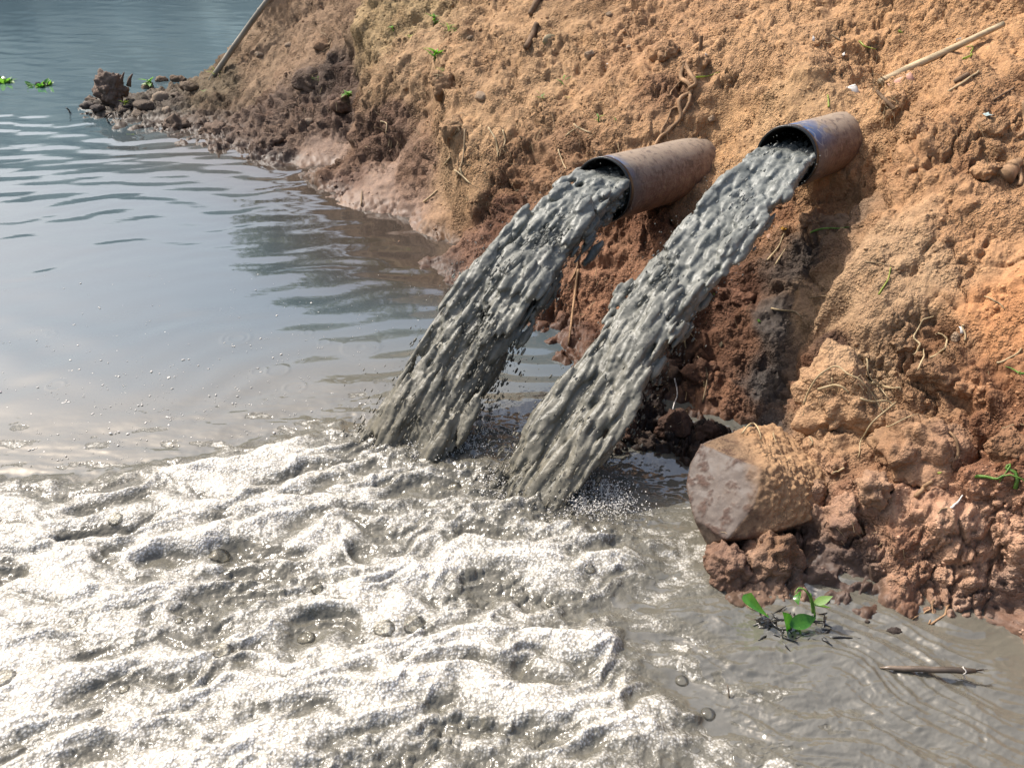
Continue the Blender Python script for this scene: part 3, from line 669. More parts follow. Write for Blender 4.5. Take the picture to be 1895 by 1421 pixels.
jet(2, PIPES[1][0], PIPES[1][1], PIPES[1][2], at_z(985, 925), .12, 9200, .13, 9, 'right stream of thick grey slurry running smooth from the blue-painted pipe to the water', .30, 1.0, -.40)

# splashing crowns where the streams plunge
def splash(name, centre, n, rad, hgt, seed, mat):
    rs = np.random.RandomState(seed); items = []; drops = []
    for i in range(n):
        a = rs.uniform(0, 2*math.pi); r0 = rad*math.sqrt(rs.rand()); out = np.array((math.cos(a), math.sin(a)*.7, 0)); vz = math.sqrt(2*G*hgt*(.15+rs.rand())); vr = rs.uniform(.05, .5)
        p0 = np.array(centre)+out*r0+np.array((0, 0, .005)); T = 2*vz/G; r = rs.uniform(.0013, .0034)
        cut = rs.uniform(.4, 1)
        for t in np.arange(0, T*cut, .005):
            items.append((p0+out*vr*t+np.array((0, 0, vz*t-.5*G*t*t)), out*vr+np.array((0, 0, vz-G*t)), r*1.9, r*(1-.55*t/T)))
        for _ in range(14):
            t = rs.rand()*T*1.1; q_ = p0+out*vr*1.5*t+np.array((0, 0, vz*1.15*t-.5*G*t*t))+rs.normal(size=3)*.01; rr_ = rs.uniform(.0009, .0028)
            if q_[2] > .005: drops.append((q_, (0, 0, 1), rr_, rr_))
    me = remeshed(name, items, .0024, 1, None); me.materials.append(mat)
    V_, F_ = blobs(drops, ICO1); o = link(name, me, None); return o, V_, F_
m, nt, P = mat_new('splash_water')
P.inputs['Base Color'].default_value = (.60, .57, .52, 1); P.inputs['Roughness'].default_value = .12; P.inputs['IOR'].default_value = 1.36
M_SPL = m
for q_, n_, rad, hg, sdd, lb in ((at_z(800, 815), 200, .20, .035, 21, 'ragged splash of pale water thrown up round the foot of the left stream'),
                             (at_z(1010, 925), 200, .20, .035, 22, 'ragged splash of pale water thrown up round the foot of the right stream'),
                             (at_z(1105, 940), 110, .085, .042, 23, 'frothy lip of splashed water curling up just right of the right stream')):
    o, V_, F_ = splash('splash', q_, n_, rad, hg, sdd, M_SPL); tag(o, lb, 'splash', kind='stuff')
    d_ = link('splash_drops', npmesh('splash_drops', V_, F_), M_SPL, o); tag(d_, kind='stuff')

# ================================================================== BOULDER, CLODS, STONES
def soil_variant(name, col, col2, wetness=.0, bd=.006):
    m, nt, P = mat_new(name)
    geo = N(nt, 'ShaderNodeNewGeometry'); pos = geo.outputs['Position']
    n1 = noise_n(nt, 200, 5, .65, pos); n2 = noise_n(nt, 34, 6, .6, pos, .4); n3 = noise_n(nt, 10, 3, .6, pos)
    c = mixc(nt, ramp(nt, n2, [(.3, 0), (.7, 1)]), tuple(x*.72 for x in col), tuple(col)); c = mixc(nt, ramp(nt, n3, [(.45, 0), (.62, 1)]), c, tuple(col2))
    c = mixc(nt, ramp(nt, n1, [(.3, 0), (.7, 1)]), mixc(nt, 1., c, .72, 'MULTIPLY'), c)
    L(nt, c, P.inputs['Base Color']); P.inputs['Roughness'].default_value = .95-.6*wetness; P.inputs['Specular IOR Level'].default_value = .3
    L(nt, bump(nt, math_(nt, 'ADD', n1, math_(nt, 'MULTIPLY', n2, 1.3)), bd, .85), P.inputs['Normal']); return m
def dc(c, k=.68):
    c = s2l(c); g = c.mean(); return tuple((g+(c-g)*.84)*k*np.array((.98, 1.0, .96)))
M_DRY = soil_variant('dry_clod', dc((186, 146, 106)), dc((200, 160, 120)))
M_RED = soil_variant('red_clod', dc((128, 82, 60)), dc((110, 74, 60)), .1)
M_BRN = soil_variant('brown_clod', dc((152, 112, 82)), dc((118, 82, 64)), .05)
M_DARK = soil_variant('dark_clod', dc((92, 76, 68)), dc((76, 62, 56)), .35)
M_STONE = soil_variant('pale_stone', dc((168, 144, 124)), dc((140, 120, 104)), .1, .002)
M_WETROCK = soil_variant('wet_stone', dc((160, 140, 130)), dc((140, 118, 108)), .85, .0022)
BASEC = {'dry_clod': dc((190, 148, 108)), 'red_clod': dc((148, 100, 76)), 'brown_clod': dc((160, 118, 86)), 'dark_clod': dc((124, 102, 88)), 'pale_stone': dc((172, 150, 130))}
SPH = {k: ico(k) for k in (3, 4, 5, 6)}
def clod_mesh(name, w, d, h, seed, lv, rough=1., crumb=1., box=.0):
    V_, F_ = SPH[lv]; V_ = V_.copy()
    if box:                                             # squared-off, faceted lump
        rs = np.random.RandomState(seed)
        for _ in range(9):
            n_ = rs.normal(size=3); n_ /= np.linalg.norm(n_); lim = rs.uniform(.62, .85); dd = V_@n_
            V_ = V_-np.outer(np.maximum(dd-lim, 0), n_)*box
    N_ = V_/np.linalg.norm(V_, axis=1)[:, None]; S_ = np.array((w, d, h), np.float32)/2; sz = (w*d*h)**(1/3)
    Q = (V_*S_).astype(np.float32)+seed*3.1
    f1, f2, _ = worley(Q/sz*2.6, seed=seed % 7); g1, g2, _ = worley(Q*60, seed=1)
    dd = sz*(.13*fbm(Q/sz*1.7, 3)+.16*(.5-f1)*rough+.06*fbm(Q/sz*7, 4, gain=.65)*rough)+crumb*(.013*(.5-g1)+.007*fbm(Q*40, 4, gain=.7))+sz*rough*(.10*(2*np.abs(perlin(Q/sz*2.4+5))-.5)+.05*(2*np.abs(perlin(Q/sz*6+9))-.5))
    co = V_*S_+N_*dd[:, None]
    return npmesh(name, co, F_)
def place_clod(u, v, wpx, hpx, mat, label, cat, group=None, lv=4, rough=1., crumb=1., box=0., sink=.28, seed=None, name='soil_clod', yaw=None, depth=1.):
    p, n = hit(u, v); w = px_size(wpx, p); h = px_size(hpx, p); sd__ = seed if seed is not None else int(u*7+v) % 97
    me = clod_mesh(name, w, (w+h)/2*depth, h, sd__, lv, rough, crumb, box)
    rs = random.Random(sd__); tint = rs.uniform(.85, 1.1)
    nv = len(me.vertices); co = np.empty(nv*3, np.float32); me.vertices.foreach_get('co', co); co = co.reshape(-1, 3)
    loc = p+n*h*(.5-sink)*.6; own = np.array(BASEC[mat.name]); rg = regions(co+np.array(loc, np.float32))
    k_ = .25 if 'stone' in mat.name else (.8 if mat.name != 'dark_clod' else .6)
    cc = (rg[:, :3]*k_+own*(1-k_))*tint*(.82+.4*(.5+.5*fbm(co*22+sd__, 3)))[:, None]
    vattr(me, 'soil', cc); vattr(me, 'wet', rg[:, 4]*.7+.1); vattr(me, 'rug', np.full(nv, .9 if k_ > .3 else .1))
    o = link(name, me, M_SOIL)
    o.rotation_euler = (rs.uniform(-.2, .2), rs.uniform(-.25, .25), yaw if yaw is not None else rs.uniform(-.6, .6))
    o.location = loc
    tag(o, label, cat, group); return o
# the big boulder half in the slurry: a hull of planes, then worn
def boulder():
    import bmesh
    T = [at_y(1298, 822, 2.20), at_y(1340, 803, 2.30), at_y(1385, 797, 2.33), at_y(1432, 792, 2.38), at_y(1530, 862, 2.22), at_y(1538, 905, 2.12), at_y(1498, 965, 2.00), at_y(1418, 992, 1.93),
         at_y(1412, 870, 2.04), at_y(1398, 935, 1.965), at_y(1345, 1000, 1.91), at_y(1283, 958, 2.01), at_y(1268, 900, 2.10), at_y(1275, 860, 2.16), at_y(1310, 1010, 1.98),
         at_y(1330, 1020, 2.2), at_y(1480, 980, 2.3), at_y(1420, 800, 2.55), at_y(1285, 905, 2.32), at_y(1560, 950, 2.4)]
    c0 = sum(T, Vector())/len(T)
    bm = bmesh.new()
    for p in T: bm.verts.new(p-c0)
    bmesh.ops.convex_hull(bm, input=bm.verts[:]); me = bpy.data.meshes.new('b'); bm.to_mesh(me); bm.free()
    o = bpy.data.objects.new('b', me); C.objects.link(o)
    r = o.modifiers.new('r', 'REMESH'); r.mode = 'VOXEL'; r.voxel_size = .0042
    s_ = o.modifiers.new('s', 'SMOOTH'); s_.factor = .5; s_.iterations = 7
    me2 = bpy.data.meshes.new_from_object(o.evaluated_get(bpy.context.evaluated_depsgraph_get())); bpy.data.objects.remove(o)
    n = len(me2.vertices); co = np.empty(n*3, np.float32); me2.vertices.foreach_get('co', co); co = co.reshape(-1, 3); no = np.empty(n*3, np.float32); me2.vertices.foreach_get('normal', no); no = no.reshape(-1, 3)
    up = sstep(.25, .6, no[:, 2]+.25*fbm(co*9, 3))*sstep(-.10, .0, co[:, 0]+.02*fbm(co*14, 2)-.02)   # crumbs lying on the top
    wetm = sstep(.0, -.25, no[:, 0])*sstep(-.5, -.1, no[:, 2])
    f1, f2, _ = worley(co*70, seed=2)
    D_ = .008*fbm(co*9, 3)+.0012*fbm(co*45, 3, gain=.6)+.004*(1-wetm)*fbm(co*24, 4)+up*(.012*(.6-f1)+.012*fbm(co*22, 3)+.008)
    patch = sstep(.0, .25, fbm(co*20+4, 4, gain=.65)); D_ += patch*wetm*.0022*(1+fbm(co*120, 2))
    co = co+no*D_[:, None]; me2.vertices.foreach_set('co', co.ravel()); me2.update()
    grey = np.array(dc((108, 94, 88))); br = np.array(dc((140, 112, 88))); soilc = np.array(dc((186, 144, 104))); drk = np.array(dc((92, 66, 56)))
    cc = br*(1-wetm)[:, None]+grey*wetm[:, None]; pm = (patch*.75*(1-up))[:, None]; cc = cc*(1-pm)+drk*pm
    cc = cc*(1-up)[:, None]+soilc*up[:, None]; cc = cc*(.85+.3*(.5+.5*fbm(co*16+8, 3)))[:, None]
    lowm = sstep(-.03, -.16, co[:, 2]+.03*fbm(co*12, 2))[:, None]; cc = cc*(1-lowm*.6)+drk*lowm*.6
    vattr(me2, 'soil', cc); vattr(me2, 'wet', np.maximum(wetm*(1-patch*.5), lowm[:, 0]*.8)*(1-up)); vattr(me2, 'rug', up)
    me2.name = 'boulder'; o = link('boulder', me2, None); o.location = c0
    o.data.materials.clear(); m2 = M_SOIL.copy(); m2.name = 'boulder_stone'; o.data.materials.append(m2)
    for nd in m2.node_tree.nodes:
        if nd.bl_idname == 'ShaderNodeBump': nd.inputs['Distance'].default_value = .0035
    tag(o, 'large angular boulder at the water with a wet grey face and dry crumbs on top', 'boulder')
boulder()
CL = [(1572, 748, 190, 165, M_DRY, 'biggest pale clod, straw strewn over it, above and behind the wet boulder', 5, .9, .45),
      (1700, 838, 170, 150, M_DRY, 'rounded brown clod wedged to the right of the straw-covered clod', 5, 1., .4),
      (1486, 938, 78, 92, M_DRY, 'small crumbly orange clod leaning on the right end of the wet boulder', 4, 1.4, .3),
      (1618, 912, 60, 80, M_DRY, 'pale upright clod low on the red clay face', 4, 1.3, .3),
      (1425, 1030, 110, 150, M_BRN, 'tall brown clod standing under the wet boulder beside the slurry', 5, 1.3, .35),
      (1350, 1050, 110, 110, M_RED, 'dark crumbly clod at the slurry edge under the left end of the boulder', 5, 1.3, .35),
      (1553, 952, 64, 110, M_RED, 'narrow reddish clod hanging between two paler clods', 4, 1.3, .35),
      (1545, 862, 44, 40, M_RED, 'small dark red clod tucked in the gap right of the boulder', 4, 1.2, .3),
      (1670, 640, 60, 40, M_BRN, 'low brown clod in the middle of the right slope', 4, 1., .4),
      (1740, 690, 110, 70, M_BRN, 'wide flat clod with a shadowed underside on the right slope', 4, 1., .4),
      (1795, 720, 60, 40, M_BRN, 'flattish small clod beside the wide flat clod', 4, 1., .4),
      (1860, 830, 90, 80, M_DRY, 'smooth pale clod at the right edge of the picture above the red clay', 4, .6, .3),
      (1838, 238, 64, 52, M_DRY, 'flat angular clod slab near the upper right edge', 4, .5, .35),
      (1826, 318, 66, 40, M_DRY, 'wedge-shaped orange clod left of the thick root stub', 4, .6, .4),
      (1700, 245, 60, 36, M_DRY, 'crumbling ledge clod just right of the shorter pipe', 4, 1., .4),
      (1660, 195, 70, 50, M_BRN, 'rough clod over the buried end of the shorter pipe', 4, 1.4, .3),
      (1232, 95, 60, 50, M_BRN, 'dark clod above the hanging roots', 4, 1.3, .35),
      (1290, 118, 50, 44, M_BRN, 'round clod right of the top of the hanging roots', 4, 1., .3),
      (1440, 380, 60, 30, M_BRN, 'clod ledge under the mouth of the shorter pipe', 4, 1.2, .4),
      (1500, 410, 44, 36, M_DARK, 'dark angular clod in the shade below the shorter pipe', 4, .6, .3),
      (1300, 690, 70, 60, M_RED, 'wet red clod in the hollow right of the right stream', 4, 1.3, .35),
      (1256, 792, 90, 66, M_RED, 'low red-brown clod at the water in the hollow behind the boulder', 4, 1.3, .35),
      (1196, 818, 70, 40, M_DARK, 'dark flat clod awash close behind the right stream', 4, 1.2, .35),
      (1225, 700, 70, 80, M_DARK, 'black wet clod hidden close behind the right stream', 4, 1.3, .35),
      (1160, 800, 60, 50, M_RED, 'small reddish clod at the water just right of the right stream', 4, 1.3, .35),
      (1310, 800, 46, 46, M_RED, 'round red clod at the water behind the wet boulder', 4, 1.2, .3),
      (1380, 560, 60, 44, M_RED, 'dark red clod left of the wet dark mud streak', 4, 1.3, .35),
      (820, 160, 60, 50, M_BRN, 'blocky clod at the top of the middle earth face', 4, .8, .4),
      (835, 240, 50, 60, M_BRN, 'blocky clod on the edge of the middle earth face', 4, .8, .4),
      (578, 150, 80, 40, M_DARK, 'dark cracked slab of mud on the left headland', 4, .7, .35),
      (600, 85, 40, 24, M_BRN, 'brown lump high on the left headland', 3, .8, .35),
      (640, 195, 60, 40, M_BRN, 'brown block at the foot of the left earth step', 4, .7, .35),
      (500, 262, 50, 30, M_DARK, 'dark wet lump low on the left headland', 4, 1.2, .4),
      (400, 245, 60, 34, M_DARK, 'crumbly dark lump at the left shore of the headland', 4, 1.2, .4),
      (330, 232, 60, 30, M_DARK, 'crumbly lump at the far left toe of the headland', 4, 1.2, .4)]
for u, v, w, h, mt, lb, lv, rg_, sk in CL:
    place_clod(u, v, w, h, mt, lb, 'soil clod', 'clods broken from the bank', lv, rg_, 1. if v > 300 else .6, .95 if rg_ < 1 else .75, sk+.06)
ST = [(570, 226, 22, 14, M_STONE, 'smooth oval stone stuck in the dark left headland'), (298, 182, 44, 30, M_STONE, 'grey rounded stone on the spit'), (268, 196, 46, 22, M_DARK, 'dark wet stone at the near edge of the spit'),
      (310, 205, 24, 20, M_STONE, 'pale cracked stone at the root of the spit'), (275, 163, 26, 20, M_DARK, 'black stone in front of the green plant on the spit'), (328, 176, 28, 12, M_DARK, 'flat black stone behind the pale stones of the spit'),
      (536, 84, 22, 12, M_STONE, 'small buff stone on the upper left headland'), (480, 102, 20, 12, M_STONE, 'small stone near the shaft of the leaning pole'), (1091, 100, 22, 20, M_STONE, 'upright brown pebble on the upper slope'),
      (1128, 28, 16, 14, M_STONE, 'roundish pebble at the top of the slope'), (1165, 88, 14, 12, M_STONE, 'small pebble left of the hanging roots'), (1771, 625, 28, 20, M_STONE, 'smooth oval stone on the right slope beside white litter'),
      (1318, 220, 16, 14, M_STONE, 'small clod-coloured pebble above the longer pipe'), (890, 178, 30, 18, M_STONE, 'pale flat stone on the slope above the middle earth face'), (870, 70, 14, 10, M_STONE, 'pebble on the upper middle slope')]
for u, v, w, h, mt, lb in ST:
    place_clod(u, v, w, h, mt, lb, 'stone', 'stones on the bank', 3, .5, .3, .7, .3, name='stone')
rs = random.Random(5)
for k in range(26):                                      # rounded mud pellets heaped above the straw clod
    u = 1590+rs.gauss(0, 22)+(k % 5)*6; v = 682+rs.gauss(0, 14)+(u-1590)*.35
    place_clod(u, v, rs.uniform(11, 19), rs.uniform(9, 14), M_DRY, 'round pale mud pellet in the heap above the straw-covered clod', 'mud pellet', 'mud pellets in a heap', 3, .3, .15, 0, .25, seed=k, name='mud_pellet')
# the rotten stump at the tip of the spit
M_STUMP = soil_variant('rotten_wood', dc((160, 134, 118), .68), dc((128, 104, 90), .68), .1, .006)
def stump():
    p, n = hit(212, 190); rt = empty('tree_stump', p, 'rotten jagged stump or root block at the very tip of the spit', 'stump')
    me = clod_mesh('block', .30, .26, .30, 12, 5, 1.2, 1.4, 1.); o = link('block', me, M_STUMP, rt); o.location = (.0, 0, .09); o.rotation_euler = (0, .5, .2)
    mb = MB(); rs = random.Random(2)
    for k in range(2):
        x = .08+rs.uniform(0, .07); y = rs.uniform(-.05, .05); mb.tube([(x-.02, y, .12), (x, y, .18), (x+.03, y, .215+rs.random()*.02)], [.022, .015, .005], 5)
    mb.build('splinters', M_STUMP, rt)
    for k, (dx, dy, w) in enumerate(((-.17, -.12, .13), (-.06, -.2, .12), (.13, -.12, .14))):
        o = link('mud_lump', clod_mesh('mud_lump', w, w*.8, w*.45, 30+k, 3, 1., 1.2), M_DARK, rt); o.location = (dx, dy, .0)
stump()
for u, v, w, lb in ((170, 185, 26, 'outermost dark lump at the water before the stump'), (200, 212, 18, 'smallest dark lump at the water on the near side of the spit'), (262, 214, 40, 'widest dark lump at the near edge of the spit'), (228, 205, 30, 'dark lump in front of the small yellow-green plant on the spit'), (330, 150, 30, 'dark lump behind the green plant on the far edge of the spit'), (350, 160, 36, 'dark lump near the foot of the leaning pole'), (300, 150, 26, 'dark lump just right of the green plant on the spit')):
    place_clod(u, v, w, w*.5, M_DARK, lb, 'soil clod', 'muddy lumps along the spit', 3, 1.2, 1., 0, .3)

# loose crumbs all over the bank (uncountable)
def crumbs():
    rs = np.random.RandomState(8); IV, IF = ico(1); base = [IV*(1+.22*np.array([mnoise.noise(Vector(v*1.7)+Vector((k*9, 0, 0))) for v in IV])[:, None]) for k in range(12)]
    n = 26000; u = rs.uniform(150, 1960, n); v = rs.uniform(-30, 1230, n); VV = []; FF = []; CCc = []; k = 0
    dens = [hit_c for hit_c in range(0)]
    for i in range(n):
        d = Vector(ray(u[i], v[i])).normalized(); ok, p, nn, fi = bank.ray_cast(Vector((0, 0, H)), d)
        if not ok or p.z < .012: continue
        dist = (p-Vector((0, 0, H))).length
        sz = (.0024+.0062*rs.rand()**3)*(dist/2.9)**.7*(1.8 if rs.rand() < .03 else 1)
        c_ = mnoise.noise(p*4.)+.5*mnoise.noise(p*13)
        if c_ < .05 and rs.rand() < .8: continue
        B = base[rs.randint(12)]*(np.array((1, .8+.3*rs.rand(), .6+.3*rs.rand()))*sz); a = rs.rand()*6.28
        M = np.array(((math.cos(a), -math.sin(a), 0), (math.sin(a), math.cos(a), 0), (0, 0, 1)))
        VV.append(B@M.T+np.array(p+nn*sz*.35)); FF.append(IF+k*len(IV)); k += 1
    V_ = np.concatenate(VV).astype(np.float32); me = npmesh('soil_crumbs', V_, np.concatenate(FF))
    cen = V_[::len(IV)]; rg = regions(cen); cc = rg[:, :3]*(.85+.5*rs.rand(len(cen)))[:, None]
    vattr(me, 'soil', np.repeat(cc, len(IV), 0)); vattr(me, 'wet', np.repeat(rg[:, 4], len(IV))); vattr(me, 'rug', np.repeat(rg[:, 3], len(IV)))
    o = link('soil_crumbs', me, M_SOIL); tag(o, 'loose dry crumbs of earth scattered all over the orange bank', 'soil crumbs', kind='stuff'); print('crumbs', k)
crumbs()

# from here on things are laid on whatever stands at that spot, clods included
bpy.context.view_layer.update()
def hit(u, v, lift=0.):
    d = Vector(ray(u, v)).normalized(); o_ = Vector((0, 0, H)); dg = bpy.context.evaluated_depsgraph_get()
    for _ in range(12):
        ok, p, n, i, ob, mt_ = S.ray_cast(dg, o_, d)
        if not ok: return at_z(u, v), Vector((0, 0, 1))
        if ob.name.split('.')[0] in ('river_bank', 'soil_clod', 'boulder', 'stone', 'mud_pellet'):
            if p.z < -.01: return at_z(u, v), Vector((0, 0, 1))
            return p+n*lift, n
        o_ = p+d*.002
    return at_z(u, v), Vector((0, 0, 1))
# ================================================================== POLES, STICKS, ROOTS, STRAW
M_CANE = simple_mat('dry_cane', (.60, .46, .28), .6, .3, 30, .001, .3, False)
M_CANE2 = simple_mat('weathered_pole', (.38, .34, .27), .6, .3, 12, .001, .3)
M_BARK = simple_mat('bark_stick', (.24, .155, .095), .85, .4, 60, .002, .2)
M_ROOT = simple_mat('root_bark', (.44, .27, .15), .8, .4, 50, .002, .2)
M_STRAW = simple_mat('dry_straw', (.52, .39, .22), .6, .3, 40, 0, .3)
M_STRAW2 = simple_mat('old_straw', (.33, .23, .13), .75, .3, 40, 0, .3)
M_WETSTICK = simple_mat('wet_stick', (.24, .18, .13), .35, .4, 50, .0012, .5)
M_LIT = simple_mat('pale_litter', (.66, .62, .57), .6, .15, 30, 0, .3)
def leaf_mat(name, col, col2, rough=.35):
    m, nt, P = mat_new(name); tc = N(nt, 'ShaderNodeTexCoord'); n1 = noise_n(nt, 40, 4, .6, tc.outputs['Object'])
    c = mixc(nt, ramp(nt, n1, [(.35, 0), (.65, 1)]), col, col2); L(nt, c, P.inputs['Base Color']); P.inputs['Roughness'].default_value = rough
    P.inputs['Subsurface Weight'].default_value = 0
    tr = N(nt, 'ShaderNodeBsdfTranslucent'); L(nt, mixc(nt, 1., c, (1.6, 2.2, .9), 'MULTIPLY'), tr.inputs[0]); mx = N(nt, 'ShaderNodeMixShader'); mx.inputs[0].default_value = .35
    L(nt, P.outputs[0], mx.inputs[1]); L(nt, tr.outputs[0], mx.inputs[2]); L(nt, mx.outputs[0], nt.nodes['Material Output'].inputs[0]); return m
M_LEAF = leaf_mat('glossy_green_leaf', (.035, .13, .018), (.08, .22, .03), .25)
M_LEAF2 = leaf_mat('young_green_leaf', (.09, .20, .03), (.17, .28, .06), .5)
M_LEAF3 = leaf_mat('lime_blade', (.34, .34, .07), (.28, .33, .06), .5)
M_DRYLEAF = leaf_mat('dry_pink_leaf', (.42, .26, .18), (.34, .19, .12), .6)
M_DRYLEAF2 = leaf_mat('dry_grey_leaf', (.30, .24, .15), (.24, .18, .11), .6)
def ground_line(pts, lift):
    out = []
    for q in pts: p, n = hit(q[0], q[1]); out.append(p+n*(lift+(q[2] if len(q) > 2 else 0)))
    return out
def smooth_line(P_, k=4):
    out = []; n = len(P_)
    for i in range(n-1):
        p0, p1, p2, p3 = P_[max(i-1, 0)], P_[i], P_[i+1], P_[min(i+2, n-1)]
        for j in range(k):
            t = j/k; out.append(.5*((2*p1)+(p2-p0)*t+(2*p0-5*p1+4*p2-p3)*t*t+(3*p1-p0-3*p2+p3)*t**3))
    out.append(P_[-1]); return out
def stalk(name, pts, wpx0, wpx1, mat, label, cat, group=None, lift=.6, n=6, build=True, sm=4, parent=None):
    if isinstance(pts[0], Vector): P_ = smooth_line(pts, sm)
    else:                                   # follow the ground closely, then relax the little jumps
        pp = smooth_line([Vector((q_[0], q_[1], q_[2] if len(q_) > 2 else 0)) for q_ in pts], 5); P_ = ground_line([tuple(q_) for q_ in pp], .001)
        for _ in range(3): P_ = [P_[0]]+[(P_[i-1]+P_[i]*2+P_[i+1])/4 for i in range(1, len(P_)-1)]+[P_[-1]]
    r0 = px_size(wpx0, P_[0])/2; r1 = px_size(wpx1, P_[-1])/2; m_ = len(P_)
    rad = [r0+(r1-r0)*i/(m_-1) for i in range(m_)]
    if not isinstance(pts[0], Vector): P_ = [p+Vector((0, -.3, 1)).normalized()*rad[i]*lift for i, p in enumerate(P_)]
    if not isinstance(pts[0], Vector):      # lift whatever smoothing has sunk into the soil back onto it
        o_ = Vector((0, 0, H)); ds = []
        for p, r_ in zip(P_, rad):
            d_ = (p-o_).normalized(); ok, ph, nn_, ii_ = bank.ray_cast(o_, d_); dd_ = (p-o_).length
            ds.append(min(dd_, (ph-o_).length-r_*.5) if ok else dd_)
        ds = [min(ds[max(0, i-1):i+2])*.7+ds[i]*.3 for i in range(len(ds))]
        P_ = [o_+(p-o_).normalized()*d_ for p, d_ in zip(P_, ds)]
    base = P_[0].copy(); mb = MB(); mb.tube([p-base for p in P_], rad, n)
    o = mb.build(name, mat, parent)
    if parent is None: o.location = base
    else: o.location = base-parent.location
    if label: tag(o, label, cat, group)
    return o, P_, rad
# cane lying on the slope over the shorter pipe
a0, _ = hit(1622, 163); a1, _ = hit(1843, 64); a0 = a0+Vector((0, -.02, .022)); a1 = a1+Vector((0, -.04, .045))
up_ = max(down(*(a0+(a1-a0)*t)[:2]).z-(a0+(a1-a0)*t).z for t in np.linspace(.05, 1, 20)); up_ = max(0, up_+.006); a0 = a0+Vector((0, 0, up_)); a1 = a1+Vector((0, 0, up_))
rt = empty('cane', a0, 'long straight dry cane lying up the slope from above the shorter pipe', 'cane')
mid_ = (a0+a1)/2; P_ = smooth_line([a0, (a0+mid_)/2+Vector((0, 0, .003)), mid_, (a1+mid_)/2, a1], 5)
mb = MB(); mb.tube([p-a0 for p in P_], [.0175-.0065*i/(len(P_)-1) for i in range(len(P_))], 10); mb.build('shaft', M_CANE, rt)
for i in (1, 3, 5, 8, 12, 16):
    mb = MB(); d = (P_[i+1]-P_[i]).normalized(); mb.tube([P_[i]-a0-d*.002, P_[i]-a0, P_[i]-a0+d*.002], [.0125-.005*i/20, .0152-.005*i/20, .0125-.005*i/20], 10); mb.build('joint', M_CANE, rt)
rs = random.Random(3); mb = MB()
for k in range(60):
    q = Vector((rs.gauss(0, .03), rs.gauss(0, .02), rs.gauss(0, .012))); d = Vector((rs.uniform(-1, .3), rs.uniform(-.8, .2), rs.uniform(-.7, .5))).normalized(); l_ = rs.uniform(.03, .09)
    mb.tube([q, q+d*l_*.5+Vector((0, 0, rs.uniform(-.01, .01))), q+d*l_+Vector((0, 0, -rs.random()*.02))], [.0012, .001, .0005], 3, False)
mb.build('root_tuft', M_STRAW2, rt)
# long pole leaning at the spit
b0, _ = hit(396, 136); b1 = at_y(600, -130, 7.6)
rt = empty('leaning_pole', b0, 'long pale pole leaning up out of the left spit past the headland', 'pole')
b0_ = b0+Vector((-.02, -.05, -.05)); P_ = [b0_+(b1-b0_)*t+Vector((0, 0, .03*math.sin(t*3.1))) for t in np.linspace(0, 1, 14)]
mb = MB(); mb.tube([p-b0 for p in P_], [.024-.006*i/13 for i in range(14)], 10); mb.build('shaft', M_CANE2, rt)
for i in (3, 6, 9):
    mb = MB(); d = (P_[i+1]-P_[i]).normalized(); mb.tube([P_[i]-b0-d*.006, P_[i]-b0, P_[i]-b0+d*.006], [.021, .027, .021], 10); mb.build('joint', M_CANE2, rt)
# stick floating in the slurry, its right end lifted
s0 = at_z(1628, 1235, .012); s1 = at_z(1806, 1241, .044)
rt = empty('floating_stick', s0, 'wet brown stick with a pale tie near its end, floating on the grey water', 'stick')
P_ = [s0+(s1-s0)*t for t in np.linspace(0, 1, 10)]; mb = MB(); mb.tube([p-s0+Vector((0, 0, .0012*math.sin(i*2.1))) for i, p in enumerate(P_)], [.0018, .0055, .0066, .0070, .0074, .0078, .0080, .0080, .0078, .0050], 9); mb.build('shaft', M_WETSTICK, rt)
mb = MB(); e_ = P_[9]-s0
for k in range(5): mb.tube([e_-Vector((.012, 0, 0)), e_+Vector((.012+.006*k % .02, rs.uniform(-.006, .006), rs.uniform(-.006, .006)))], [.0025, .0006], 4)
mb.build('frayed_end', M_WETSTICK, rt)
mb = MB(); c_ = P_[8]-s0-Vector((.004, 0, 0)); ring = [c_+Vector((.0025*math.sin(a*3), math.cos(a)*.0088, math.sin(a)*.0088)) for a in np.linspace(0, 4*math.pi, 30)]; ring.append(c_+Vector((.004, -.012, -.018)))
mb.tube(ring, .0013, 5); mb.build('tie', M_LIT, rt)
